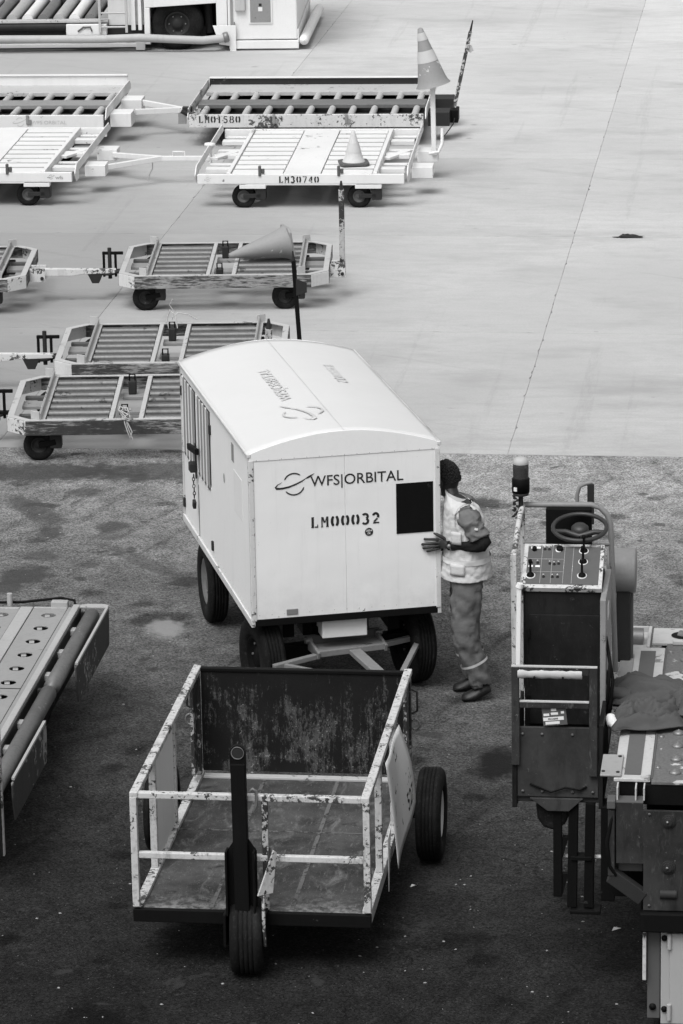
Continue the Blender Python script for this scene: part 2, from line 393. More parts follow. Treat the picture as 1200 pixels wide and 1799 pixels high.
def ribbon(pts, w):
    """flat stroke; w a number or list of widths; returns verts, faces"""
    k = len(pts); ws = w if isinstance(w, (list, tuple)) else [w]*k; vs = []
    for i in range(k):
        a = pts[max(i-1, 0)]; b = pts[min(i+1, k-1)]; dx, dy = b[0]-a[0], b[1]-a[1]; l_ = math.hypot(dx, dy) or 1
        nx, ny = -dy/l_*ws[i]/2, dx/l_*ws[i]/2
        vs += [(pts[i][0]+nx, pts[i][1]+ny), (pts[i][0]-nx, pts[i][1]-ny)]
    return vs, [(2*i, 2*i+1, 2*i+3, 2*i+2) for i in range(k-1)]
def arc(cx, cy, rx, ry, a0, a1, n=10): return [(cx+rx*math.cos(R(a0+(a1-a0)*i/n)), cy+ry*math.sin(R(a0+(a1-a0)*i/n))) for i in range(n+1)]
def join_geo(items):
    vs, fs = [], []
    for v, f in items:
        o = len(vs); vs += v; fs += [tuple(i+o for i in q) for q in f]
    return vs, fs
# stencil letters, cell 1 wide x 1.5 high, strokes with bridges left open
def glyph(c, t=.30):
    g = []
    ln = lambda *p, w=t: g.append(ribbon(list(p), w))
    if c == 'L': ln((.28,.07),(.28,1.43)); ln((.12,1.44),(.46,1.44), w=.1); ln((.10,.06),(.42,.06), w=.12); ln((.52,.10),(.95,.10), w=.17); ln((.9,.1),(.9,.42), w=.12)
    elif c == 'M': ln((.16,.05),(.16,1.42), w=.16); ln((.84,.05),(.84,1.45), w=.26); ln((.24,1.4),(.48,.62), w=.22); ln((.54,.62),(.74,1.35), w=.1); ln((.02,.05),(.3,.05), w=.1); ln((.66,.05),(1,.05), w=.1)
    elif c in '0O': g.append(ribbon(arc(.44,.75,.30,.66,105,255,12), [.08]+[.33]*11+[.08])); g.append(ribbon(arc(.56,.75,.30,.66,75,-75,12), [.08]+[.33]*11+[.08]))
    elif c == '3': g.append(ribbon(arc(.44,1.08,.32,.34,150,-62,10), [.24]+[.30]*10)); g.append(ribbon(arc(.44,.42,.36,.36,62,-150,10), [.30]*10+[.24]))
    elif c == '2': g.append(ribbon(arc(.48,1.02,.32,.40,165,-30,10), [.24]+[.31]*10)); ln((.70,.72),(.26,.26), w=.22); ln((.14,.1),(.92,.12), w=.2)
    elif c == '7': ln((.1,1.4),(.5,1.4), w=.16); ln((.58,1.4),(.92,1.4), w=.16); ln((.86,1.3),(.42,.05), w=.2)
    elif c == '4': ln((.7,.05),(.7,.28)); ln((.7,.48),(.7,1.45)); ln((.58,1.3),(.14,.5), w=.15); ln((.1,.42),(.56,.42), w=.13)
    elif c == '1': ln((.5,.05),(.5,1.42)); ln((.3,.05),(.7,.05), w=.1); ln((.3,1.25),(.5,1.42), w=.12)
    elif c == '8': g.append(ribbon(arc(.46,1.1,.28,.30,95,265,8), .22)); g.append(ribbon(arc(.54,1.1,.28,.30,85,-85,8), .22)); g.append(ribbon(arc(.46,.42,.34,.36,95,265,8), .22)); g.append(ribbon(arc(.54,.42,.34,.36,85,-85,8), .22))
    elif c == '5': ln((.2,1.4),(.85,1.4), w=.16); ln((.22,1.35),(.2,.85), w=.18); g.append(ribbon(arc(.46,.46,.36,.40,110,-150,10), .23))
    return join_geo(g)
def stencil(txt, width, height):
    n_ = len(txt); cell = width/(n_*1.28-.28); it = []
    for i, c in enumerate(txt):
        v, f = glyph(c); it.append(([(i*cell*1.28+a*cell, b/1.5*height) for a, b in v], f))
    return join_geo(it)
def logo_geo(rad):
    """ringed planet: two open arcs, and a tapering swoosh across"""
    g = []
    g.append(ribbon(arc(0, .06*rad, rad, rad, 158, 50, 14), [.01*rad]+[.13*rad]*13+[.01*rad]))
    g.append(ribbon(arc(0, -.06*rad, rad, rad, 215, 345, 14), [.01*rad]+[.13*rad]*13+[.01*rad]))
    sw = [(-1.15,.25),(-1.6,.02),(-1.8,-.22),(-1.7,-.34),(-1.2,-.36),(-.5,-.25),(.2,-.02),(.8,.25),(1.25,.55)]
    g.append(ribbon([(a*rad, b*rad) for a, b in sw], [.02*rad,.09*rad,.16*rad,.2*rad,.19*rad,.17*rad,.15*rad,.13*rad,.04*rad]))
    g.append(ribbon([(1.05*rad,.42*rad),(1.45*rad,.62*rad),(2.0*rad,.92*rad)], [.02*rad,.2*rad,.04*rad]))
    return join_geo(g)

def wheel(parent, c, Rr, w, yaw=0, rim=.5, rimmat=None, nut=True, n=40, name='wheel'):
    """tyre with grooves and rounded shoulders, axis along local x; children rim and hub"""
    h = w/2
    prof = [(Rr*rim, -h*.72), (Rr*(rim+.06), -h*.96), (Rr*.8, -h), (Rr*.93, -h*.93), (Rr*.985, -h*.74)]
    for k in range(-2, 3):
        x = k*h*.28
        prof += [(Rr, x-h*.1), (Rr, x+h*.1)]
        if k < 2: prof += [(Rr*.965, x+h*.115), (Rr*.965, x+h*.165)]
    prof += [(Rr*.985, h*.74), (Rr*.93, h*.93), (Rr*.8, h), (Rr*(rim+.06), h*.96), (Rr*rim, h*.72)]
    t = MB().lathe(prof, axis=(1, 0, 0), n=n).build(name, M_tyre, parent, loc=c, rot=(0, 0, yaw))
    rm = rimmat or M_grey; q = Rr*rim
    for sgn in (-1, 1):
        f = MB().lathe([(q*1.02, sgn*h*.74), (q*.92, sgn*h*.80), (q*.84, sgn*h*.5), (q*.55, sgn*h*.35), (q*.42, sgn*h*.5), (q*.30, sgn*h*.62), (q*.001, sgn*h*.62)], axis=(1, 0, 0), n=28).build('rim', rm, t)
        if nut:
            b = MB()
            for k in range(6):
                a = k*math.pi/3; b.tube((sgn*h*.38, math.cos(a)*q*.66, math.sin(a)*q*.66), (sgn*h*.52, math.cos(a)*q*.66, math.sin(a)*q*.66), q*.06, n=6)
            b.build('wheel_nuts', M_steel, t)
    return t

# ================================================================== GROUND
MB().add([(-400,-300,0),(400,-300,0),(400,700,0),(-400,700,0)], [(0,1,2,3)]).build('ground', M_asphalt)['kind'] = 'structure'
GX, GY, GYAW, GS, GW = 1.447, 32.6, -.124, 4.625, 4.52
I0, I1, J1 = -5, 5, 9
x0, x1, y1 = I0*GW, I1*GW, J1*GS
ap = MB()
for (a, b, c, d_) in ((-300, x0, 0, 500), (x1, 300, 0, 500), (x0, x1, y1, 500)):
    ap.add([(a,c,.0045),(b,c,.0045),(b,d_,.0045),(a,d_,.0045)], [(0,1,2,3)])
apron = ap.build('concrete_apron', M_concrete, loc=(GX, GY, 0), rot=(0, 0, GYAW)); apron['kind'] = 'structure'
def slab_mesh(k):
    rnd = random.Random(k); nseg = 60; g = .0022; pts = []
    W_, H_ = GW, GS
    def jit(): return g*(.55+.9*rnd.random()) + (.02*rnd.random() if rnd.random() < .06 else 0)
    for i in range(nseg): pts.append((W_*i/nseg if i else jit(), jit()))
    for i in range(nseg): pts.append((W_-jit(), H_*i/nseg if i else jit()))
    for i in range(nseg): pts.append((W_-W_*i/nseg if i else W_-jit(), H_-jit()))
    for i in range(nseg): pts.append((jit(), H_-H_*i/nseg if i else H_-jit()))
    mb = MB(); n_ = len(pts)
    mb.add([(a, b, .0045) for a, b in pts]+[(a, b, -.02) for a, b in pts], [tuple(range(n_))]+[(i, i+n_, (i+1) % n_+n_, (i+1) % n_) for i in range(n_)])
    return mb.mesh('concrete_slab')
SL = [slab_mesh(k) for k in range(5)]
for i in range(I0, I1):
    for j in range(J1):
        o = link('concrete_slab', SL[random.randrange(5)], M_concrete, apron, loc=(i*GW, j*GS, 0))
# loose grit on the tarmac
gm = MB(); rnd = random.Random(3)
for k in range(1500):
    x = rnd.uniform(-3.4, 3.2); y = rnd.uniform(17.5, 31.5); s_ = rnd.choice((.0025, .003, .004, .005, .007, .012)); a = rnd.uniform(0, 6.3)
    c_, n_ = math.cos(a)*s_, math.sin(a)*s_; q = rnd.uniform(.4, 1); z = s_*.5
    gm.add([(x+c_, y+n_, .0005), (x-n_*q, y+c_*q, .0005), (x-c_, y-n_, .0005), (x+n_*q, y-c_*q, .0005), (x, y, z)], [(0,1,4),(1,2,4),(2,3,4),(3,0,4)])
tag(gm.build('gravel', M_grey), 'loose grit scattered over the dark tarmac', 'grit', kind='stuff')

# ================================================================== BOX TRAILER
def box_mat():
    n = N('box_panel_paint'); ob = n.obj(); xyz = n.n('SeparateXYZ'); n.l(ob, xyz.inputs[0])
    v = n.mix(n.noise(1.3, 4), .77, .84)
    st = n.noise(3.0, 6, .65, vec=ob, stretch=(6, 6, .35)); v = n.mix(n.ramp(st, .52, .8, 0, .30), v, .52)      # water streaks
    low = n.ramp(xyz.outputs[2], .67, 1.05, 1, 0); v = n.mix(n.math('MULTIPLY', low, n.ramp(n.noise(5, 5, .7), .3, .7, .05, .38)), v, .48)
    ed = n.math('MAXIMUM', n.ramp(xyz.outputs[2], .67, .75, 1, 0), n.math('MULTIPLY', n.ramp(n.math('ABSOLUTE', n.math('SUBTRACT', xyz.outputs[0], .6675)), .58, .66), .8))
    c1 = n.noise(40, 6, .7, vec=ob); c2 = n.noise(7, 3, vec=ob)
    k = n.math('ADD', n.math('MULTIPLY', c1, .65), n.math('MULTIPLY', c2, .4))
    chip = n.ramp(n.math('ADD', k, n.math('MULTIPLY', ed, .10)), .70, .725)
    v = n.mix(chip, v, n.mix(n.noise(80), .05, .16))
    run = n.ramp(n.noise(20, 3, vec=ob, stretch=(1.6, 1, .05)), .68, .8); v = n.mix(n.math('MULTIPLY', run, n.math('MULTIPLY', ed, .5)), v, .35)
    v = n.mix(n.ramp(n.noise(90, 2, vec=ob), .70, .78, 0, .5), v, .35)
    bump = n.math('ADD', n.math('MULTIPLY', n.noise(2.4, 2, vec=ob), 1.0), n.math('MULTIPLY', n.noise(9, 2, vec=ob), .15))
    return n.out(v, n.mix(n.noise(4, 4, vec=ob), .32, .55), spec=.4, bump=bump, bstr=.5, bdist=.02)
M_front_box = box_mat()
M_slat = paint('slat_grey', .27, chip=.04, chipcol=.1, dirt=.45, dirtcol=.16)
bt = thing('box_trailer', 'white closed box trailer with arched roof and louvred side doors', 'trailer', (-.6276, 25.76, 0), .2022)
BW, BL, BZ, BH, RISE = 1.335, 2.84, .67, 1.172, .125
zt = BZ+BH
B(.012, BW/2-.0006, 0, .03, BZ, zt-.038).build('front_panel', M_front_box, bt, .0012)
B(BW/2+.0006, BW-.012, 0, .03, BZ, zt-.038).build('front_panel', M_front_box, bt, .0012)
def arch(yy0, yy1, zb_, n=24):
    poly = [(0, zb_), (BW, zb_)]+[(BW*(1-i/n), zt+RISE*math.sin(math.pi*i/n)**.9+.0145) for i in range(n+1)]
    return MB().prism(poly, (0, yy1, 0), (1, 0, 0), (0, 0, 1), yy1-yy0)
arch(-.004, .006, zt-.037).build('gable_panel', M_box, bt, .0015)
arch(BL-.006, BL+.004, BZ).build('rear_panel', M_box, bt, .0015)
# roof: two halves with a seam along the crown
def roof_half(t0, t1):
    n = 28; mb = MB(); prof = []
    for k in range(n+1):
        t = t0+(t1-t0)*k/n; x = -.015+(BW+.03)*t; z = zt+RISE*max(0, math.sin(math.pi*t))**.9
        prof.append((x, z))
    ny = 30
    vs, fs = [], []
    for j in range(ny+1):
        y = .004+(BL-.008)*j/ny
        for x, z in prof:
            dent = (noise.noise(Vector((x*2.2, y*1.3, 4)))*.003 + noise.noise(Vector((x*6, y*4, 9)))*.0012)
            vs.append((x, y, z+.003+dent))
    k = n+1
    for j in range(ny):
        for i in range(n): fs.append((j*k+i, j*k+i+1, (j+1)*k+i+1, (j+1)*k+i))
    m2 = MB(); m2.add(vs, fs, True)
    o = m2.build('roof_sheet', M_roof, bt); s_ = o.modifiers.new('solidify', 'SOLIDIFY'); s_.thickness = .010; s_.offset = 1
    return o
rf1 = roof_half(0, 1)
sm = MB(); ysm = [BL*k/30 for k in range(31)]
sm.add([(BW/2+dx, y, zt+RISE+.0185) for y in ysm for dx in (-.0018, .0018)], [(2*k, 2*k+1, 2*k+3, 2*k+2) for k in range(30)]); sm.build('roof_seam', M_faded, bt)
MB().bar((0, -.007, zt+.002), (0, BL+.007, zt+.002), .03, .03).build('roof_edge', M_roof, bt, .006)
MB().bar((BW, -.007, zt+.002), (BW, BL+.007, zt+.002), .03, .03).build('roof_edge', M_roof, bt, .006)
# side walls
B(.002, .03, .032, 1.53, BZ, zt-.01).build('side_panel', M_box, bt, .003)
B(BW-.03, BW-.002, .032, BL-.032, BZ, zt-.01).build('side_panel', M_box, bt, .003)
B(.004, .03, 1.53, BL-.03, zt-.075, zt-.012).build('door_header', M_box, bt, .003)
B(-.006, .03, -.006, .03, BZ-.01, zt-.03).build('corner_post', M_boxdirty, bt, .004)
B(BW-.03, BW+.006, -.006, .03, BZ-.01, zt-.03).build('corner_post', M_boxdirty, bt, .004)
B(-.002, .03, BL-.03, BL+.004, BZ-.01, zt-.03).build('corner_post', M_boxdirty, bt, .004)
B(-.008, .02, .0, BL, BZ-.055, BZ-.002).build('bottom_rail', M_boxdirty, bt, .004)
B(BW-.02, BW+.008, .0, BL, BZ-.055, BZ-.002).build('bottom_rail', M_boxdirty, bt, .004)
B(.02, BW-.02, -.003, .03, BZ-.05, BZ-.002).build('bottom_rail', M_black, bt, .003)
B(.03, BW-.03, .035, BL-.035, BZ-.03, BZ-.003).build('floor', M_black, bt)
for y0_, nm in ((1.55, 0), (2.175, 1)):
    y1_ = y0_+.615; zs = BZ+.52
    dr = B(.006, .028, y0_, y1_, BZ+.004, zs).build('door', M_box, bt, .003)
    B(.006, .028, y0_, y0_+.04, zs, zt-.08).build('door_stile', M_box, dr, .002)
    B(.006, .028, y1_-.04, y1_, zs, zt-.08).build('door_stile', M_box, dr, .002)
    B(.020, .030, y0_+.04, y1_-.04, zs, zt-.08).build('door_backing', M_mid, dr)
    for k in range(4):
        yc = y0_+.115+k*.128
        B(-.003, .004, yc-.046, yc+.046, zs-.0, zt-.085).build('slat', M_slat, dr, .002)
        B(-.003, .002, yc-.046, yc+.046, zs-.02, zs-.002).build('slat_foot', M_mid, dr)
        B(-.0045, .003, yc+.0475, yc+.0795, zs-.03, zt-.078).build('slat_edge', M_box, dr)
    for zz in (BZ+.1, zt-.2):
        yh = y0_+.005 if nm == 0 else y1_-.005
        B(-.012, .006, yh-.018, yh+.018, zz-.035, zz+.035).build('hinge', M_dark, dr, .004)
rv = MB()
for k in range(15):
    for zz in (BZ+.03, zt-.05): rv.lathe([(.0032, 0), (.0025, .001), (.0005, .0016)], (.05+k*(BW-.1)/14, -.0005 if zz < zt-.1 else -.0045, zz+(.02 if zz > zt-.1 else 0)), (0, -1, 0), 6)
    rv.lathe([(.0032, 0), (.0025, .001), (.0005, .0016)], (.0015, .06+k*.1, BZ+.04), (-1, 0, 0), 6)
rv.build('rivets', M_hosegrey, bt)['kind'] = 'stuff'
# latch, chain and padlock on the door gap
lt = MB().bar((-.03, 1.98, BZ+.70), (-.035, 2.32, BZ+.66), .03, .045).build('latch_handle', M_black, bt, .005)
MB().bar((-.01, 2.165, BZ+.72), (-.01, 2.165, BZ+.45), .025, .012, (1, 0, 0)).build('latch_plate', M_dark, bt, .003)
MB().obox((-.03, 2.2, BZ+.53), (.05, .09, .07)).build('latch_box', M_dark, bt, .008)
ch = MB()
for k in range(7):
    c = Vector((-.03, 2.16+.012*math.sin(k), BZ+.47-k*.026)); a = k % 2
    ch.path([c+Vector((.009*math.cos(t)*a, .009*math.cos(t)*(1-a), .016*math.sin(t))) for t in [i*math.pi/4 for i in range(8)]], .0035, 5, True)
ch.build('chain', M_dark, bt)
MB().obox((-.03, 2.16, BZ+.255), (.025, .05, .06), (.3, 0, 0)).build('padlock', M_dark, bt, .006)
B(.0045, .0058, 2.155, 2.172, BZ+.005, BZ+.4).build('door_gap', M_black, bt)
# labels on the side
B(.0, .0017, .30, .62, zt-.55, zt-.25).build('notice_plate', M_paper, bt)
B(-.0002, .0017, .60, .69, zt-.2, zt-.07).build('notice_plate', M_grey, bt)
MB().lathe([(.001, 0), (.035, 0)], (.0008, 1.02, zt-.42), (-1, 0, 0), 20).build('round_sticker', M_inkgrey, bt)
# lettering on the front
X, Z = (1, 0, 0), (0, 0, 1); yf = -.0025
decal('lettering', text_geo('WFS|ORBITAL', .655, .098, .006), M_ink, bt, (.425, yf, BZ+.905), X, Z)
decal('emblem', logo_geo(.072), M_ink, bt, (.31, yf, BZ+.955), X, Z)
decal('lettering', stencil('LM00032', .49, .078), M_ink, bt, (.42, yf, BZ+.632), X, Z)
MB().lathe([(.0005, 0), (.029, 0)], (.832, yf, BZ+.575), (0, -1, 0), 28).build('round_sticker', M_ink, bt)
decal('lettering', text_geo('2024', .042, .014, .02), M_paper, bt, (.811, yf-.002, BZ+.578), X, Z)
decal('lettering', text_geo('OK', .024, .014, .02), M_paper, bt, (.82, yf-.002, BZ+.558), X, Z)
B(1.028, 1.29, -.004, .001, BZ+.545, BZ+.905).build('black_patch', M_black, bt)
B(.24, .32, -.006, .001, BZ+.02, BZ+.06).build('type_plate', M_tag, bt, .002)
# faded lettering on the roof, read from the left side
def roofpt(x, y): return Vector((x, y, zt+RISE*math.sin(math.pi*x/BW)**.9+.023))
def roof_decal(geo, mat, xc, yc, name):
    mb = MB(); mb.add([roofpt(xc-b, yc+a) for a, b in geo[0]], geo[1]); mb.build(name, mat, bt)
g_ = text_geo('WFS|ORBITAL', .95, .11, .004); roof_decal(g_, M_faded, .53, .98, 'lettering')
g_ = logo_geo(.13); roof_decal(g_, M_faded, .50, .60, 'emblem')
g_ = stencil('LM00032', .55, .075); roof_decal(([(-a, -b) for a, b in g_[0]], g_[1]), M_faded, .93, 2.0, 'lettering')
# running gear
ST = .14
sa, ca = math.sin(ST), math.cos(ST)
def steer(x, y, z): return (BW/2+x*ca-y*sa, .34+x*sa+y*ca, z)
wheel(bt, steer(-.56, 0, .31), .31, .17, ST, .52, M_black)
wheel(bt, steer(.56, 0, .31), .31, .17, ST, .52, M_black)
wheel(bt, (.10, 2.2, .31), .31, .15, 0, .56, M_steel)
wheel(bt, (BW-.10, 2.2, .31), .31, .15, 0, .56, M_steel)
MB().bar(steer(-.5, 0, .33), steer(.5, 0, .33), .09, .10).build('front_axle', M_black, bt, .006)
MB().bar((.16, 2.2, .33), (BW-.16, 2.2, .33), .08, .09).build('rear_axle', M_black, bt, .006)
B(.25, .33, .2, 2.6, .46, BZ-.03).build('chassis_beam', M_black, bt, .006)
B(BW-.33, BW-.25, .2, 2.6, .46, BZ-.03).build('chassis_beam', M_black, bt, .006)
for xx in (.14, BW-.22):
    B(xx, xx+.07, 2.05, 2.35, .38, .64).build('spring_hanger', M_black, bt, .006)
B(.50, .82, .05, .42, BZ-.19, BZ-.052).build('front_box', M_white, bt, .006)
B(.40, .52, .25, .48, BZ-.22, BZ-.052).build('box_bracket', M_black, bt, .006)
MB().lathe([(.001, .46), (.22, .46), (.22, .52), (.001, .52)], (BW/2, .34, 0), (0, 0, 1), 28).build('turntable', M_black, bt)
M_frame = paint('draw_frame_paint', .19, chip=.2, chipcol=.05, dirt=.5, dirtcol=.08, streak=False)
# draw frame, turned with the front axle
MB().box(-.26, .26, -.30, -.10, .355, .40).build('draw_channel', M_frame, bt, .005, loc=(BW/2, .34, 0), rot=(.0, 0, ST))
B(-.27, .27, -.12, -.095, .40, .46).build('draw_channel_back', M_mid, bt, .004, loc=(BW/2, .34, 0), rot=(0, 0, ST))
for sx in (-1, 1):
    MB().bar(steer(sx*.25, -.10, .42), steer(sx*.25, -.31, .37), .02, .05).build('draw_channel_cheek', M_frame, bt, .003)
    MB().tube(steer(sx*.235, -.12, .43), steer(sx*.285, -.12, .43), .022).build('hinge_pin', M_steel, bt)
MB().bar(steer(-.26, -.27, .36), steer(-.60, -.36, .35), .045, .035).build('draw_arm', M_frame, bt, .004)
MB().bar(steer(.26, -.20, .36), steer(.62, -.13, .37), .045, .035).build('draw_arm', M_frame, bt, .004)
MB().bar(steer(.02, -.28, .37), steer(.06, -1.15, .30), .085, .035).build('draw_bar', M_frame, bt, .004)
MB().bar(steer(.56, -.16, .36), steer(.08, -.95, .31), .04, .03).build('draw_brace', M_frame, bt, .004)
MB().bar(steer(-.52, -.35, .35), steer(.0, -.92, .31), .03, .03).build('draw_brace', M_frame, bt, .004)

# ================================================================== OPEN CART
M_floorseam = paint('floor_weld', .13, chip=.5, chipcol=.04, dirt=.5, dirtcol=.05, scale=30, streak=False)
oc = thing('open_cart', 'open steel baggage cart with chipped white rails and rust-stained tailboard', 'cart', (-1.247, 21.145, 0), -.125)
CW, CL, CZ, CT = 1.39, 2.35, .38, 1.08
B(.03, CW-.03, .02, CL, CZ-.04, CZ-.012).build('deck', M_floor, oc, .003)
for xx in (.45, .92): B(xx-.012, xx+.012, .05, CL-.1, CZ-.0115, CZ-.009).build('deck_seam', M_floorseam, oc)
B(.05, CW-.05, 1.32, 1.335, CZ-.0115, CZ-.0095).build('deck_seam', M_floorseam, oc)
for xx in (0, CW-.055): B(xx, xx+.055, .02, CL+.02, CZ-.07, CZ+.012).build('side_sill', M_chip, oc, .004)
B(0, CW, -.02, .018, CZ-.085, CZ-.008).build('front_sill', M_black, oc, .004)
B(.06, CW-.06, CL-.1, CL-.04, CZ-.011, CZ+.006).build('rear_sill', M_flange, oc, .003)
for xx in (.02, CW-.02): MB().bar((xx, 0, CZ+.008), (xx, 0, CT-.02), .04, .045, (0, 1, 0)).build('post', M_chip, oc, .004)
for xx in (0.0, CW-.05): B(xx, xx+.05, -.02, CL+.02, CT-.025, CT+.012).build('top_rail', M_chip, oc, .006)
B(.05, CW-.05, -.016, .028, CT-.028, CT+.008).build('front_rail', M_chip, oc, .005)
B(.042, CW-.042, -.014, .022, .685, .722).build('front_rail', M_chip, oc, .005)
B(.765, .80, -.01, .018, CZ+.008, .683).build('front_post', M_chipmore, oc, .004)
B(.765, .80, -.01, .018, .724, CT-.03).build('front_post', M_chipmore, oc, .004)
for yy in (.60, 1.32): B(.004, .045, yy, yy+.045, CZ+.013, CT-.027).build('post', M_chip, oc, .004)
for yy in (.62, 1.42): B(CW-.045, CW-.004, yy, yy+.045, CZ+.013, CT-.027).build('post', M_chip, oc, .004)
B(.012, .032, .652, 1.315, CZ+.03, CT-.03).build('side_board', M_white, oc, .002)
# tailboard with folded ends
B(.05, CW-.05, CL-.035, CL-.012, CZ+.02, CT-.015).build('tailboard', M_tail, oc, .003)
B(.045, CW-.045, CL-.045, CL+.0, CT-.014, CT+.006).build('tailboard_edge', M_black, oc, .003)
for xx in (.0, CW-.05):
    B(xx, xx+.05, CL-.10, CL-.05, CZ+.013, CT-.027).build('rear_post', M_chipmore, oc, .004)
    B(xx+(.01 if xx == 0 else .018), xx+(.032 if xx == 0 else .04), CL-.24, CL-.10, CZ+.05, CT-.05).build('tailboard_return', M_chipmore, oc, .003)
for xx, sg in ((-.002, -1), (CW+.002, 1)):
    MB().path([(xx, CL-.06, CT-.10), (xx+sg*.035, CL-.06, CT-.115), (xx+sg*.035, CL-.06, CT-.24), (xx, CL-.06, CT-.26)], .007, 6).build('lock_handle', M_dark, oc)
    MB().path([(xx+sg*(.02+.028*math.cos(t)), CL-.06, CT-.33+.035*math.sin(t)) for t in [i*math.pi/6 for i in range(-8, 4)]], .007, 6).build('lock_hook', M_steel, oc)
# tarpaulin sign hanging outside the right rails
def banner():
    mb = MB(); nu, nv = 10, 14
    vs, fs = [], []
    for j in range(nv+1):
        t = j/nv
        for i in range(nu+1):
            s_ = i/nu
            y = .70+s_*.70 + t*.02
            drop = CT-.03-t*(.50+.17*(1-s_)**1.3)
            bow = .012+t*(.065+.035*s_)+.02*math.sin(t*3.1)*s_+.006*math.sin(s_*7+t*3)
            vs.append((CW+bow, y, drop))
    k = nu+1
    for j in range(nv):
        for i in range(nu): fs.append((j*k+i, j*k+i+1, (j+1)*k+i+1, (j+1)*k+i))
    mb.add(vs, fs, True); o = mb.build('sign_sheet', M_white, oc)
    s_ = o.modifiers.new('solidify', 'SOLIDIFY'); s_.thickness = .004; s_.offset = -1
    def pt(s_, t, off=.004):
        y = .70+s_*.70+t*.02; drop = CT-.03-t*(.50+.17*(1-s_)**1.3)
        bow = .012+t*(.065+.035*s_)+.02*math.sin(t*3.1)*s_+.006*math.sin(s_*7+t*3)
        return Vector((CW+bow+off, y, drop))
    def sd(geo, s0, s1, t0, t1, w, h, nm, mat):
        mb = MB(); mb.add([pt(s0+(s1-s0)*a/w, t1+(t0-t1)*b/h) for a, b in geo[0]], geo[1]); mb.build(nm, mat, o)
    lg = logo_geo(.1); sd(([(a+.2, b+.1) for a, b in lg[0]], lg[1]), .2, .75, .22, .5, .4, .2, 'emblem', M_ink)
    sd(text_geo('WFS ORBITAL', 1, .2, .01), .12, .9, .46, .6, 1, .2, 'lettering', M_inkgrey)
    sd(text_geo('WM01527', 1, .25, .02), .1, .9, .66, .86, 1, .25, 'lettering', M_ink)
    sd(([(0,0),(1,0),(1,1),(0,1)], [(0,1,2,3)]), .45, .62, .08, .2, 1, 1, 'lettering', M_ink)
banner()
MB().prism([(0,0),(.16,.02),(.02,-.34)], (CW+.014, .74, CZ+.18), (0, 1, 0), (0, 0, 1), .004).build('sign_flap', M_white, oc)
# running gear
wheel(oc, (CW+.155, 1.93, .29), .29, .16, 0, .56, M_white)
wheel(oc, (-.155, 1.93, .29), .29, .16, 0, .56, M_white)
MB().tube((-.1, 1.93, .29), (CW+.1, 1.93, .29), .032).build('rear_axle', M_black, oc)
for xx in (.25, CW-.32): B(xx, xx+.07, .1, CL-.1, CZ-.13, CZ-.042).build('chassis_beam', M_black, oc, .005)
for xx in (.12, CW-.19): B(xx, xx+.07, 1.72, 2.14, .26, CZ-.072).build('spring', M_black, oc, .005)
wheel(oc, (.66, .0, .225), .225, .19, .12, .55, M_black, nut=False)
B(.58, .76, -.04, .35, CZ-.20, CZ-.088).build('fork_head', M_black, oc, .006)
B(.545, .562, -.14, .06, .2, .40).build('fork_leg', M_black, oc, .004)
B(.775, .792, -.14, .06, .2, .40).build('fork_leg', M_black, oc, .004)
# raised tow bar with eye
MB().bar((.655, -.085, .40), (.645, -.06, 1.30), .085, .06, (0, 1, 0)).build('tow_bar', M_black, oc, .006)
MB().prism([(0,0),(.17,0),(.17,.40),(.125,.47),(.045,.47),(0,.40)], (.57, -.055, .37), (1, 0, 0), (0, 0, 1), .012).build('tow_bar_plate', M_black, oc, .003)
for xx in (.568, .728): B(xx-.006, xx+.006, -.125, -.045, .385, .78).build('tow_bar_gusset', M_black, oc, .002)
eye = MB(); pr = arc(0, .05, .046, .046, 0, 180, 12); ho = arc(0, .05, .027, .027, 0, 360, 20)
poly = [(.046,-.07)]+pr+[(-.046,-.07)]
eye.tube((.645, -.085, 1.365), (.645, -.055, 1.365), .03, n=20)
MB().prism(poly, (.645, -.048, 1.315), (1, 0, 0), (0, 0, 1), .03).build('tow_eye_plate', M_black, oc, .003)
MB().lathe([(.031, -.0), (.038, -.006), (.038, .036), (.031, .03), (.031, 0)], (.645, -.046, 1.365), (0, -1, 0), 24).build('tow_eye_ring', M_steel, oc)
MB().lathe([(.001, 0), (.031, 0)], (.645, -.0795, 1.365), (0, -1, 0), 24).build('tow_eye_bore', M_dark, oc)
MB().path([(.705, -.03, 1.12), (.72, -.03, 1.135), (.74, -.03, 1.12), (.74, -.03, 1.03), (.72, -.03, .99)], .009, 6).build('tow_hook', M_steel, oc)
MB().path([(.805, -.03, .78), (.81, -.05, .66), (.78, -.12, .50), (.785, -.16, .36), (.79, -.15, .22)], .011, 6).build('steering_rod', M_chipmore, oc)
MB().prism([(0,0),(.10,.0),(.13,.24),(.11,.26)], (.745, -.13, .52), (.8, .6, 0), (0, 0, 1), .012).build('steering_plate', M_chip, oc, .002)

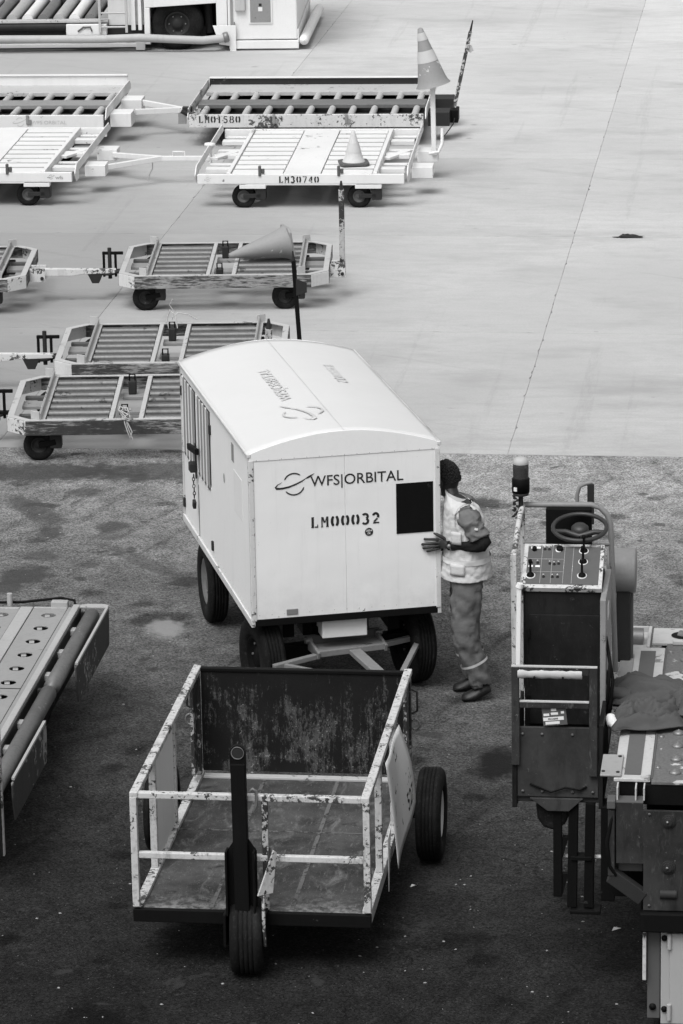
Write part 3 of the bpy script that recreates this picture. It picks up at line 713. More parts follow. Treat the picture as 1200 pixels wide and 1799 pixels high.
# ================================================================== ROLLER DOLLIES (low, chamfered corners)
DL, DD, DZ = 2.12, 1.64, .38
POLY = [(0, .17), (.17, 0), (DL-.17, 0), (DL, .17), (DL, DD-.17), (DL-.17, DD), (.17, DD), (0, DD-.17)]
ROLL = None
def caster(root, x, y, sgn=1):
    wheel(root, (x, y, .135), .135, .09, math.pi/2, .5, M_dark, nut=False, n=28)
    MB().bar((x, y, .14), (x+sgn*.15, y, .17), .13, .05, (0, 0, 1)).build('caster_arm', M_black, root, .006)
    B(x+sgn*.15-.05, x+sgn*.15+.05, y-.06, y+.06, .11, .25).build('caster_bracket', M_dark, root, .008)
def roller_dolly(label, loc, yaw, group):
    root = thing('roller_dolly', label, 'dolly', loc, yaw, group)
    k = len(POLY)
    for i in range(k):
        a, b = POLY[i], POLY[(i+1) % k]
        chamf = abs(a[0]-b[0]) > .01 and abs(a[1]-b[1]) > .01
        MB().bar((a[0], a[1], DZ-.07), (b[0], b[1], DZ-.07), .012, .125).build('side_rail', M_oldwhite if chamf else M_rail, root, .003)
        # inset top flange
        cx, cy = DL/2, DD/2
        sc = lambda p: ((p[0]-cx)*(1-.055/DL*2)+cx, (p[1]-cy)*(1-.045/DD*2)+cy)
        ai, bi = sc(a), sc(b)
        MB().add([(a[0],a[1],DZ-.006),(b[0],b[1],DZ-.006),(bi[0],bi[1],DZ-.006),(ai[0],ai[1],DZ-.006),(a[0],a[1],DZ),(b[0],b[1],DZ),(bi[0],bi[1],DZ),(ai[0],ai[1],DZ)],
                 [(0,3,2,1),(4,5,6,7),(0,1,5,4),(1,2,6,5),(2,3,7,6),(3,0,4,7)]).build('top_flange', M_flange, root)
    for x, flip in ((.285, -1), (DL-.30, 1)):
        MB().prism([(0,0),(.02,0),(.02,.10),(.005,.115),(0,.10)], (x, .03, DZ-.05), (1, 0, 0), (0, 0, 1), -(DD-.06)).build('guide_rail', M_flange, root, .003)
        B(x+.02, x+.05, .05, DD-.05, DZ-.02, DZ-.004).build('guide_ledge', M_flange, root)
        for yy in (.02, DD-.05): MB().obox((x+flip*.03, yy+.02, DZ+.03), (.09, .012, .09), (0, 0, flip*.55)).build('guide_flare', M_flange, root, .002)
    for x in (.885, 1.145): B(x, x+.04, .05, DD-.05, DZ-.05, DZ-.002).build('bearer', M_flange, root, .003)
    for (xa, xb) in ((.345, .875), (1.195, DL-.31)):
        me = MB().tube((0, 0, 0), (xb-xa, 0, 0), .043, n=18).tube((-.008, 0, 0), (xb-xa+.008, 0, 0), .02, n=8).mesh('roller')
        for q in range(7): link('roller', me, M_roller, root, loc=(xa, .165+q*.218, DZ-.045))
        for q in range(2): B(xa, xb, .2+q*1.1, .26+q*1.1, DZ-.16, DZ-.115).build('cross_member', M_dark, root)
    for (xa, xb) in ((.06, .27), (DL-.27, DL-.06)):
        for q in range(4): B(xa, xb, .25+q*.33, .25+q*.33+(.07 if q % 2 else .20), DZ-.13, DZ-.10).build('end_board', M_mid if q % 2 else M_grey, root, .004)
    for q in range(3): B(.93, 1.14, .15+q*.55, .15+q*.55+.16, DZ-.14, DZ-.11).build('centre_board', M_grey, root, .004)
    for yy in (.22, 1.32):
        B(.98, 1.05, yy, yy+.10, DZ-.11, DZ+.015).build('cargo_lock', M_dark, root, .01)
        MB().path([(.99, yy+.03, DZ+.01), (.99, yy+.03, DZ+.07), (1.04, yy+.03, DZ+.07), (1.04, yy+.03, DZ+.01)], .008, 6).build('lock_loop', M_black, root)
    caster(root, .27, .13, 1); caster(root, DL-.44, .13, 1); caster(root, .27, DD-.13, 1); caster(root, DL-.44, DD-.13, 1)
    # hitch jaw on the left end
    hm = MB()
    for xx in (-.20, -.08): hm.bar((xx, .74, .22), (xx, .74, .48), .025, .035, (0, 1, 0))
    hm.bar((-.215, .74, .465), (0, .74, .465), .03, .03).bar((-.215, .74, .27), (0, .74, .27), .06, .03)
    hm.build('hitch_jaw', M_black, root, .004)
    MB().tube((-.14, .74, .2), (-.14, .74, .52), .02, n=10).build('hitch_pin', M_dark, root)
    MB().lathe([(.02, .245), (.075, .245), (.075, .262), (.02, .262)], (-.16, .74, 0), (0, 0, 1), 18).build('hitch_plate', M_dark, root)
    # pocket for the tow bar on the right end
    B(DL, DL+.16, .52, .54, .23, .37).build('tow_pocket', M_oldwhite, root, .003)
    B(DL, DL+.16, .70, .72, .23, .37).build('tow_pocket', M_oldwhite, root, .003)
    MB().tube((DL+.13, .50, .27), (DL+.13, .74, .27), .018, n=10).build('tow_pin', M_dark, root)
    return root
GRP = 'low roller dollies parked in the stand'
dA = roller_dolly('scuffed roller dolly nearest the arched-roof trailer, knotted rope on its front rail', (-2.885, 32.60, 0), -.012, GRP)
dB = copy_tree(dA); dB['label'] = 'scuffed roller dolly partly hidden behind the trailer, second from the front'; dB.location = (-2.615, 34.68, 0); dB.rotation_euler = (0, 0, -.02)
dC = copy_tree(dA); dC['label'] = 'scuffed roller dolly carrying a cone lying on its side'; dC.location = (-2.213, 38.42, 0); dC.rotation_euler = (0, 0, -.03)
dD = copy_tree(dA); dD['label'] = 'roller dolly cut by the left edge, hitched to the one carrying a cone'; dD.location = (-5.27, 38.42, 0); dD.rotation_euler = (0, 0, -.02)
def raised_bar(root, top, lean=(.0, .0), mat=None, w=.05, tip=True):
    x, y = DL+.13, .62
    MB().bar((x, y, .27), (x+lean[0], y+lean[1], top), w, .06, (0, 1, 0)).build('tow_bar', mat or M_chipmore, root, .004)
    if tip:
        MB().tube((x+lean[0], y+lean[1], top), (x+lean[0]*1.1, y+lean[1], top+.09), w*.42, w*.16, n=8).build('tow_bar_tip', M_dark, root)
raised_bar(dC, 1.12, (.0, .0), M_chipmore, .055)
raised_bar(dB, 1.18, (-.05, .02), M_black, .04)
MB().prism([(0,0),(.10,.03),(.10,.12),(0,.16)], (DL+.10, .59, .86), (1, 0, 0), (0, 0, 1), .008).build('tow_bar_flap', M_dark, dB)
raised_bar(dA, 1.02, (.02, .0), M_chipmore, .06)
# lowered tow bars of dollies whose right neighbour they hook onto
def lowered_bar(root, length, z1=.30):
    x = DL+.10; y = .62
    MB().prism([(0,-.045),(length*.42,-.045),(length*.55,-.03),(length,-.02),(length,.02),(0,.035)], (x, y+.03, .32), (1, 0, 0), (0, 0, 1), .06).build('tow_bar', M_oldwhite, root, .006)
    MB().prism([(0,0),(.17,0),(.12,-.11),(.05,-.11)], (x+length*.62, y+.025, .305), (1, 0, 0), (0, 0, 1), .05).build('tow_bar_foot', M_dark, root, .004)
    MB().lathe([(.03, 0), (.05, .0), (.05, .03), (.03, .03), (.03, 0)], (x+length+.03, y, .30), (0, 0, 1), 16).build('tow_eye', M_dark, root)
lowered_bar(dD, .78)
dE = copy_tree(dD); dE['label'] = 'roller dolly beyond the left edge whose tow bar reaches the half-hidden one'; dE.location = (-5.66, 34.72, 0)
# rope tied round the front rail of the nearest dolly
rp = MB(); rnd = random.Random(5)
for k in range(5):
    pts = [Vector((.0+rnd.uniform(-.03, .05), .0, .0))]
    for q in range(12):
        a = q/11*6.28+k
        pts.append(Vector((.035*math.cos(a*1.3)+rnd.uniform(-.015, .015)+.02*k*.4, -.02+.03*math.sin(a), .05+.05*math.sin(a*.8+k)+rnd.uniform(-.01, .02))))
    rp.path(pts, .005, 5)
rp.path([(.0,-.02,.03),(.01,-.03,-.03),(.03,-.03,-.10),(.05,-.03,-.16),(.07,-.03,-.10),(.03,-.028,-.01)], .006, 5)
rp.path([(.02,-.02,.03),(.03,-.03,-.05),(.055,-.03,-.12),(.075,-.03,-.17)], .005, 5)
tag(rp.build('rope', M_rope, loc=(-1.865, 32.61, .37)), 'knotted pale rope hanging over the nearest dolly rail', 'rope')
rp2 = MB(); rp2.path([(0,0,0),(.02,.01,.08),(-.02,.02,.14),(.01,.0,.20)], .006, 5); rp2.path([(0,0,.02),(.06,0,.07),(.15,0,.05),(.24,0,.0)], .005, 5)
rp2.path([(-.03,0,-.1),(-.05,.02,0),(-.02,.02,.09),(.03,0,.05),(.05,-.02,-.08)], .006, 5)
tag(rp2.build('rope', M_rope, loc=(-1.58, 36.2, .43)), 'pale rope end sticking up from the half-hidden dolly', 'rope')

# ================================================================== BIG WHITE PALLET DOLLIES
WZ = .40
def white_dolly(label, loc, yaw, Wd, Dp, mirror_end=True, group=None):
    """slatted deck, ladder ends, raised end flanges"""
    root = thing('pallet_dolly', label, 'dolly', loc, yaw, group)
    B(0, Wd, 0, .06, WZ-.11, WZ).build('front_rail', M_bright, root, .006)
    B(.55, Wd-.55, .002, .05, WZ-.125, WZ-.112).build('front_rail_lip', M_bright, root, .003)
    B(0, Wd, Dp-.06, Dp, WZ-.11, WZ).build('rear_rail', M_bright, root, .006)
    xs = (.33, Wd-.36)
    for x in xs: B(x, x+.045, .06, Dp-.06, WZ-.10, WZ+.012).build('bearer', M_bright, root, .004)
    c0, c1 = Wd/2-.20, Wd/2+.22
    B(c0, c1, .06, Dp-.06, WZ-.03, WZ-.002).build('centre_plate', M_bright, root, .004)
    n = 10; p = (Dp-.14)/n
    for (a, b) in ((xs[0]+.055, c0-.012), (c1+.012, xs[1]-.012)):
        me = MB().prism([(0,0),(.02,.028),(p-.055,.034),(p-.03,.018),(p-.022,0)], (0, 0, 0), (0, 1, 0), (0, 0, 1), b-a).mesh('deck_slat')
        for k in range(n): link('deck_slat', me, M_bright, root, .004, loc=(a, .08+k*p, WZ-.036))
        B(a, b, .07, Dp-.07, WZ-.08, WZ-.045).build('slat_bed', M_dark, root)
        for k in range(n-1): B(a, b, .08+(k+1)*p-.020, .08+(k+1)*p-.002, WZ-.03, WZ+.0005).build('slat_seam', M_flange if k % 3 else M_hosegrey, root)
    for (a, b) in ((.03, xs[0]-.004), (xs[1]+.05, Wd-.03)):
        for k in range(7): B(a, b, .10+k*(Dp-.3)/6, .10+k*(Dp-.3)/6+(.16 if k % 2 else .1), WZ-.09, WZ-.04-(.0 if k % 2 else .03)).build('ladder_rung', M_bright, root, .004)
        MB().bar((a+.02, Dp*.42, WZ-.05), (b-.02, Dp*.60, WZ-.05), .1, .03).build('ladder_brace', M_bright, root, .004)
    for x, sg in ((0, -1), (Wd, 1)):
        MB().prism([(0,0),(.0,.02),(.13,.10),(Dp-.13,.10),(Dp,.02),(Dp,0)], (x+sg*.03, 0, WZ-.02), (0, 1, 0), (0, 0, 1), .014*(1)).build('end_flange', M_bright, root, .004)
        MB().prism([(0,0),(.30,.0),(.30,-.10),(.12,-.10)], (x+sg*.03, 0, WZ-.02), (0, 1, 0), (0, 0, 1), .012).build('end_gusset', M_bright, root, .003)
        for yy in ((.75, 1.75) if sg > 0 else ()):
            B(min(x+sg*.04, x+sg*.28), max(x+sg*.04, x+sg*.28), yy, yy+.28, WZ-.19, WZ-.06).build('end_box', M_bright, root, .006)
    for x in (.52, Wd-.52):
        wheel(root, (x, .10, .135), .135, .10, math.pi/2, .52, M_mid, nut=False, n=28)
        MB().bar((x+.0, .03, .145), (x+.20, .03, .15), .02, .05).build('caster_arm', M_dark, root, .006)
        B(x+.14, x+.26, .02, .14, .10, .25).build('caster_bracket', M_dark, root, .01)
        B(x-.04, x+.26, .0, .12, WZ-.165, WZ-.118).build('wheel_shelf', M_bright, root, .004)
        MB().lathe([(.001, 0), (.125, 0), (.125, .01), (.001, .01)], (x+.1, .20, .16), (0, 1, 0), 20).build('mud_disc', M_white, root)
        wheel(root, (x, Dp-.15, .135), .135, .10, math.pi/2, .52, M_mid, nut=False, n=24)
        B(x-.06, x+.06, Dp-.22, Dp-.08, .2, WZ-.1).build('caster_bracket', M_dark, root, .01)
    for x in (.72, Wd-.74):
        sb = B(x-.02, x+.012, -.015, .03, WZ-.02, WZ+.10).build('pallet_stop', M_mid, root, .008)
        B(x+.014, x+.05, -.005, .03, WZ+.01, WZ+.065).build('stop_pawl', M_mid, sb, .006)
    return root
WY = -.085
w1 = white_dolly('white slatted pallet dolly with a black serial number and a small cone on deck', (-1.575, 43.72, 0), WY, 2.36, 2.95, group='large pallet dollies')
decal('lettering', stencil('LM30740', .46, .075), M_ink, w1, (.93, -.004, WZ-.095), X, Z)
decal('emblem', logo_geo(.022), M_inkgrey, w1, (.12, -.004, WZ-.055), X, Z)
# white post standing in the right end box (raised tow bar)
MB().bar((2.60, 1.75, .3), (2.585, 1.80, 1.12), .055, .07, (0, 1, 0)).build('tow_post', M_bright, w1, .006)
MB().path([(2.55, 1.6, .34), (2.66, 1.6, .36), (2.70, 1.65, .45), (2.70, 1.7, .62)], .02, 8).build('tow_post_stay', M_bright, w1)
w2 = white_dolly('white slatted pallet dolly cut by the left edge, tow frame on its right end', (-3.02-2.36*math.cos(.085), 43.98+2.36*math.sin(.085), 0), WY, 2.36, 2.95, group='large pallet dollies')
decal('emblem', logo_geo(.022), M_ink, w2, (2.12, -.004, WZ-.05), X, Z)
decal('lettering', text_geo('wfs', .09, .04, .01), M_inkgrey, w2, (2.17, -.004, WZ-.075), X, Z)
tf = w2
for yy in (.95, 1.75): MB().bar((2.60, yy, .28), (3.22, 1.36, .31), .05, .06).build('tow_frame_arm', M_bright, tf, .005)
MB().bar((3.15, 1.36, .31), (3.80, 1.36, .31), .05, .055).build('tow_bar', M_bright, tf, .005)
MB().path([(3.36, 1.36, .34), (3.36, 1.36, .39), (3.50, 1.36, .39), (3.50, 1.36, .34)], .009, 6).build('tow_handle', M_white, tf)
MB().path([(3.12, 1.33, .29), (3.12, 1.32, .20), (3.08, 1.32, .12), (3.06, 1.31, .05)], .008, 6).build('tow_rope', M_rope, tf)
MB().tube((3.80, 1.36, .25), (3.80, 1.36, .46), .022, n=12).lathe([(.001, .46), (.07, .46), (.06, .49), (.001, .50)], (3.80, 1.36, 0), (0, 0, 1), 16).build('hitch_pin', M_bright, tf)

def bay_dolly(label, loc, yaw, Wd, Dp, mat, backh, group=None):
    """two rows of short rollers in open bays, upstand along the back"""
    root = thing('pallet_dolly', label, 'dolly', loc, yaw, group)
    B(0, Wd, 0, .05, WZ-.15, WZ+.01).build('front_rail', mat, root, .005)
    B(.02, Wd-.02, .05, Dp-.05, WZ-.15, WZ-.11).build('tray', M_dark, root)
    B(.02, Wd-.02, .80, 1.18, WZ-.05, WZ).build('centre_beam', M_steel if mat is M_oldwhite else M_grey, root, .004)
    B(.02, Wd-.02, 1.74, Dp-.04, WZ-.05, WZ).build('rear_beam', M_flange, root, .004)
    B(.0, Wd, Dp-.04, Dp, WZ-.12, WZ+backh).build('rear_upstand', M_dark if mat is M_oldwhite else M_bright, root, .004)
    B(.0, Wd, Dp-.06, Dp+.02, WZ+backh+.002, WZ+backh+.016).build('upstand_cap', M_bright, root, .003)
    n = 11; p = Wd/n
    me = MB().tube((0, 0, 0), (0, .62, 0), .042, n=14).mesh('roller')
    for (y0_, ln) in ((.10, 1), (1.16, 1)):
        for k in range(n): link('roller', me, M_flange, root, loc=(.14+k*p, y0_+.02, WZ-.045))
    for x, sg in ((0, -1), (Wd, 1)):
        MB().prism([(0,0),(.0,.03),(.10,.13),(Dp-.1,.13),(Dp,.05),(Dp,0)], (x+sg*.02, 0, WZ-.05), (0, 1, 0), (0, 0, 1), .014).build('end_flange', M_bright if sg > 0 else mat, root, .004)
        for yy in ((.35, 1.35) if sg > 0 else ()):
            B(min(x+sg*.035, x+sg*.30), max(x+sg*.035, x+sg*.30), yy, yy+.34, WZ-.20, WZ-.03).build('end_box', M_bright if mat is not M_oldwhite else M_dark, root, .006)
    for x in (.5, Wd-.5):
        for yy in (.12, Dp-.12):
            wheel(root, (x, yy, .135), .135, .10, math.pi/2, .52, M_mid, nut=False, n=24)
            B(x-.06, x+.06, yy-.06, yy+.06, .2, WZ-.15).build('caster_bracket', M_dark, root, .01)
    for x in (Wd*.37, Wd*.68):
        sb = B(x-.035, x+.0, -.02, -.002, WZ-.10, WZ+.015).build('pallet_stop', M_grey, root, .004)
        B(x+.002, x+.03, -.02, -.002, WZ-.10, WZ-.04).build('stop_pawl', M_grey, sb, .004)
    return root
b1 = bay_dolly('weathered bay dolly with peeling front rail and leaning dark pole on its right end', (-1.80, 47.62, 0), WY, 2.90, 2.35, M_oldwhite, .08, 'large pallet dollies')
decal('lettering', stencil('LM01580', .52, .085), M_ink, b1, (.12, -.003, WZ-.09), X, Z)
MB().bar((3.22, .75, .26), (3.44, .95, 1.28), .045, .055, (0, 1, 0)).build('tow_bar', M_chipmore, b1, .004)
MB().tube((3.44, .95, 1.28), (3.47, .97, 1.42), .016, .008, n=8).build('tow_bar_tip', M_dark, b1)
MB().prism([(0,0),(.07,-.03),(.09,-.09),(.05,-.12),(.0,-.08)], (3.39, .92, 1.14), (1, 0, 0), (0, 0, 1), .006).build('tow_bar_flap', M_flange, b1)
MB().path([(3.26, .6, .28), (3.24, .5, .2), (3.16, .4, .1), (3.10, .36, .03)], .007, 6).build('tow_chain', M_dark, b1)
MB().obox((3.24, .72, .28), (.12, .3, .16)).build('tow_socket', M_black, b1, .01)
hb = MB(); hb.tube((.0, .25, WZ-.05), (-.12, .25, WZ+.02), .03).obox((-.05, .3, WZ+.03), (.12, .1, .06)); hb.build('hitch_jaw', M_dark, b1, .005)
b2 = bay_dolly('white bay dolly cut by the left edge, tall white upstand behind its rollers', (-2.86-2.9*math.cos(.085), 47.70+2.9*math.sin(.085), 0), WY, 2.90, 2.35, M_bright, .12, 'large pallet dollies')
decal('lettering', text_geo('WFS ORBITAL', .44, .045, .004), M_faded, b2, (2.0, -.003, WZ-.10), X, Z)
decal('emblem', logo_geo(.05), M_faded, b2, (1.86, -.003, WZ-.07), X, Z)
for yy in (.75, 1.45): MB().bar((3.20, yy, .32), (3.78, .95, .31), .05, .07).build('tow_frame_arm', M_bright, b2, .005)
MB().bar((3.70, .95, .31), (4.02, .80, .31), .05, .06).build('tow_bar', M_oldwhite, b2, .005)
B(3.72, 3.82, .90, .94, .14, .27).build('tow_bar_flap', M_grey, b2, .003)

# ================================================================== CONES
def cone(label, loc, rot, h, rb, bs, mat, bmat, collars, group='traffic cones'):
    root = thing('traffic_cone', label, 'cone', loc, 0, group); root.rotation_euler = rot
    rt = rb*.16
    f = lambda z: rb+(rt-rb)*z/h
    MB().lathe([(rb*1.12, .0), (rb, .03)]+[(f(h*k/8), h*k/8) for k in range(1, 9)]+[(rt*.5, h+.008), (rt*.5, h*.94), (.001, h*.93)], n=32).build('cone_body', mat, root)
    if bs:
        mb = MB(); q = bs/2; c_ = q*.25
        mb.prism([(-q+c_,-q),(q-c_,-q),(q,-q+c_),(q,q-c_),(q-c_,q),(-q+c_,q),(-q,q-c_),(-q,-q+c_)], (0, 0, -.025), (1, 0, 0), (0, 1, 0), .03); mb.build('base', bmat, root, .006)
    for a, b in collars: MB().lathe([(f(a*h)+.003, a*h), (f(b*h)+.003, b*h)], n=32).build('collar', M_collar, root)
    return root
def lp(root_loc, yaw, p):
    c_, s_ = math.cos(yaw), math.sin(yaw); return (root_loc[0]+p[0]*c_-p[1]*s_, root_loc[1]+p[0]*s_+p[1]*c_, p[2])
pc = lp((-1.575, 43.72), WY, (2.58, 1.80, 1.12))
cone('faded banded cone stuck tilted on top of the white post', (pc[0]+.015, pc[1], pc[2]+.0), (0, -.22, 0), .68, .185, 0, M_cone, M_cone, ((.42, .62), (.80, .93)))
sc_ = lp((-1.575, 43.72), WY, (1.74, .62, WZ+.03))
cone('small pale cone with dark base standing on the white slatted dolly', sc_, (0, 0, .1), .36, .12, .34, M_conepale, M_mid, ((.32, .62),))
lc = lp((-2.213, 38.42), -.03, (1.68, .80, DZ+.165))
cone('grey cone lying on its side across the dolly rollers', lc, (R(6), R(-99), R(10)), .62, .165, .34, M_cone, M_cone, ())
# crumpled rag on the far concrete
rg = MB(); rnd = random.Random(11); n_ = 14
vs = [(0, 0, .045)]
for rr, hh in ((.08, .05), (.17, .018), (.24, .014)):
    for k in range(n_):
        a = k/n_*6.283; q = rr*(.6+.7*rnd.random()); vs.append((q*math.cos(a)*1.5, q*math.sin(a)*.8, hh*(.5+rnd.random())))
fs = [(0, 1+k, 1+(k+1) % n_) for k in range(n_)]+[(1+b*n_+k, 1+(b+1)*n_+k, 1+(b+1)*n_+(k+1) % n_, 1+b*n_+(k+1) % n_) for b in range(2) for k in range(n_)]
vs = [(a*.5, b*.32, c*.6) for a, b, c in vs]; rg.add(vs, fs, True); tag(rg.build('rag', M_dark, loc=(3.19, 41.7, .006)), 'crumpled dark rag lying alone on the pale concrete', 'rag')
for (x_, y_, s_, lb) in ((1.56, 21.58, .05, 'tiny white paper scrap on dark tarmac below the ladder'), (.38, 22.35, .035, 'small paper scrap on tarmac between open cart and ladder')):
    MBp = MB().add([(0,0,.002),(s_,.01,.012),(s_*1.2,s_*.8,.003),(s_*.3,s_*.7,.014)], [(0,1,2,3)])
    tag(MBp.build('paper_scrap', M_paper, loc=(x_, y_, 0)), lb, 'litter')

# ================================================================== CONTAINER LOADER ON THE RIGHT
ld = thing('container_loader', 'dark container loader with driver console, steering wheel and beacon at right edge', 'loader', (.94, 20.774, 0), -.12)
DKZ = 1.5; DX1 = 3.1; FB = -.75
def scuffed(name, base, hi, sc=1.0):
    n = N(name); ob = n.obj()
    v = n.mix(n.ramp(n.noise(2.2*sc, 6, .65, vec=ob), .3, .72), base*.55, base*1.5)
    v = n.mix(n.ramp(n.noise(5*sc, 6, .7, vec=ob, stretch=(3, 3, .6)), .5, .75, 0, .55), v, base*.25)
    v = n.mix(n.ramp(n.noise(30*sc, 6, .75, vec=ob, stretch=(1.5, 1.5, .4), dist=.6), .54, .68, 0, .6), v, hi*.5)
    v = n.mix(n.ramp(n.noise(18*sc, 7, .75, vec=ob), .635, .66), v, hi)
    v = n.mix(n.ramp(n.noise(150, 2), .68, .76, 0, .6), v, hi*.7)
    return n.out(v, n.mix(n.noise(6, 4, vec=ob), .4, .75), spec=.09, bump=n.math('ADD', n.noise(3, 3, vec=ob), n.math('MULTIPLY', n.noise(60, 4, vec=ob), .1)), bstr=.3, bdist=.012)
# --- deck plates
def ppl(x0, x1, y0, y1, mat, name='deck_plate', z0=DKZ-.02, z1=DKZ, bev=.004): return B(x0, x1, y0, y1, z0, z1).build(name, mat, ld, bev)
M_deck = paint('deck_worn_white', .46, chip=.25, chipcol=.15, dirt=.45, dirtcol=.25, rough=.5, scale=5, streak=False)
M_strip = paint('deck_grip_strip', .11, chip=.22, chipcol=.35, dirt=.4, dirtcol=.07, rough=.85, scale=16, streak=False)
M_deckmix = paint('deck_peeling', .46, chip=.62, chipcol=.11, dirt=.5, dirtcol=.25, rough=.6, scale=5, streak=False)
ppl(.60, .80, FB+.12, 1.72, M_deck)
B(.655, .745, FB+.18, 1.64, DKZ+.0005, DKZ+.005).build('grip_strip', M_strip, ld)
ppl(.806, DX1, FB+.08, 1.80, M_deckmix)
B(.803, .812, FB+.12, 1.72, DKZ-.01, DKZ+.006).build('deck_seam', M_mid, ld)
for k in range(11):
    yy = FB+.22+k*.222
    for xx in (.93, 1.45, 1.97, 2.49):
        if not (xx < 1 and .15 < yy < .80):
            MB().lathe([(.032, 0), (.034, .008), (.022, .016), (.019, .017), (.001, .027)], (xx, yy, DKZ+.0005), n=18).build('ball_unit', M_steel, ld)
for k in range(5): MB().lathe([(.014, 0), (.014, .008), (.001, .012)], (.835, FB+.3+k*.52, DKZ), n=10).build('bolt', M_steel, ld)
M_tdk = paint('cover_plate_grey', .30, chip=.12, chipcol=.1, dirt=.4, dirtcol=.15, streak=False)
# side plates between console and deck
for (y0_, y1_) in ((-.62, -.28), (.52, .98)):
    pl = ppl(.525, .64, y0_, y1_, M_tdk, 'cover_plate', DKZ+.004, DKZ+.016)
    for xx, yy in ((.54, y0_+.05), (.62, y0_+.04), (.62, y1_-.04)): MB().lathe([(.010, 0), (.010, .006), (.001, .009)], (xx, yy, DKZ+.016), n=8).build('bolt', M_dark, pl)
B(.54, .62, 1.02, 1.55, DKZ-.01, DKZ+.012).build('tread_plate', M_grey, ld, .004)
# rear cross members with a conveyor roll
ppl(.56, .70, 1.72, 2.10, M_deck, 'end_frame', DKZ-.06, DKZ-.022)
for a in ((.54, .56, 1.72, 2.12), (.685, .705, 1.72, 2.12), (.56, .685, 2.10, 2.12)): B(*a, DKZ-.08, DKZ+.012).build('end_frame_bar', M_deck, ld, .004)
MB().tube((.565, 1.90, DKZ+.0), (.66, 1.90, DKZ+.0), .065, n=20).build('drive_roll', M_steel, ld)
ppl(.715, DX1, 1.82, 2.12, M_deck, 'end_plate')
for xx in (.90, 1.5, 2.1):
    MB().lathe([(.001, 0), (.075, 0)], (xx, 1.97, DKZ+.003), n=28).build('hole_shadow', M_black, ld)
    MB().tube((xx-.02, 1.99, DKZ-.005), (xx+.04, 1.95, DKZ+.0), .033, n=14).build('caster_roll', M_steel, ld)
    B(xx-.06, xx+.10, 1.765, 1.80, DKZ+.002, DKZ+.03).build('grab_bar', M_deck, ld, .006)
# --- front wall below the deck
M_front = scuffed('loader_front_paint', .030, .16)
fp = MB().prism([(.62,1.40),(.62,1.05),(.768,1.05),(.768,.78),(DX1,.78),(DX1,1.36),(.765,1.36),(.765,1.40)], (0, FB+.02, 0), (1, 0, 0), (0, 0, 1), .02).build('front_plate', M_front, ld, .003)
B(.618, .766, FB-.002, FB+.10, 1.402, 1.408).build('front_lip', M_mid, ld)
for xx in (.62, .72, .765): B(xx, xx+.008, FB+.02, FB+.12, 1.41, 1.478).build('rib', M_deck, ld)
B(.63, .775, FB+.13, FB+.2, 1.35, 1.476).build('recess_back', M_black, ld)
B(.77, DX1, FB+.085, FB+.12, 1.365, 1.476).build('recess_back', M_black, ld)
B(.575, .612, FB-.01, FB+.10, .98, 1.36).build('front_edge_plate', M_front, ld, .004)
B(.570, .616, FB-.02, FB+.08, 1.37, 1.42).build('edge_block', M_mid, ld, .006)
B(.63, .762, FB+.07, FB+.20, .98, 1.05).build('pocket_top', M_mid, ld, .003)
B(.59, .766, FB+.20, FB+.22, .78, 1.04).build('pocket_back', M_black, ld)
MB().bar((.59, FB+.03, .975), (.766, FB+.03, .845), .07, .08).build('pocket_brace', M_dark, ld, .004)
for zz in (1.30, 1.035):
    for xx in (.905, 1.7, 2.5):
        MB().lathe([(.04, 0), (.038, .006), (.03, .007), (.029, .014), (.02, .015), (.019, .022), (.001, .023)], (xx, FB-.001, zz), (0, -1, 0), 24, False).build('bolt_cap', M_dark, ld)
        MB().lathe([(.008, .022), (.006, .030), (.001, .032)], (xx-.006, FB-.001, zz+.004), (0, -1, 0), 12).build('bolt_tip', M_steel, ld)
for xx in (.905, 2.5): MB().tube((xx-.045, FB+.01, .875), (xx+.045, FB+.01, .875), .028, n=16).build('guide_roller', M_dark, ld)
B(.75, DX1, FB-.03, FB+.35, .66, .774).build('bumper_beam', M_black, ld, .01)
# --- lower chassis and white cabinet
B(.77, DX1-.2, FB+.37, 2.0, .62, 1.47).build('chassis_body', M_black, ld, .01)
M_cab = paint('cabinet_paint', .36, chip=.04, chipcol=.06, dirt=.2, dirtcol=.3, rough=.5)
B(.865, 2.6, FB+.03, FB+.34, .10, .648).build('cabinet', M_cab, ld, .004)
B(.915, 2.4, FB+.012, FB+.028, .11, .64).build('cabinet_door', M_cab, ld, .003)
for zz in (.60, .18):
    MB().tube((.913, FB+.008, zz-.045), (.913, FB+.008, zz+.045), .013, n=12).build('hinge', M_cab, ld)
    MB().lathe([(.018, 0), (.016, .01), (.001, .014)], (.885, FB+.029, zz+.01), (0, -1, 0), 14).build('rubber_stop', M_black, ld)
B(.79, .86, FB+.06, FB+.34, .12, .648).build('side_bracket', M_mid, ld, .004)
B(.765, .785, FB+.02, FB+.12, .36, .65).build('angle_iron', M_chip, ld, .003)
MB().lathe([(.02, 0), (.018, .01), (.001, .014)], (.82, FB+.058, .19), (0, -1, 0), 14).build('rubber_stop', M_black, ld)
for yy in (-.1, 1.6):
    for xx in (1.15, DX1-.4): wheel(ld, (xx, yy+.25, .34), .34, .24, 0, .5, M_mid)
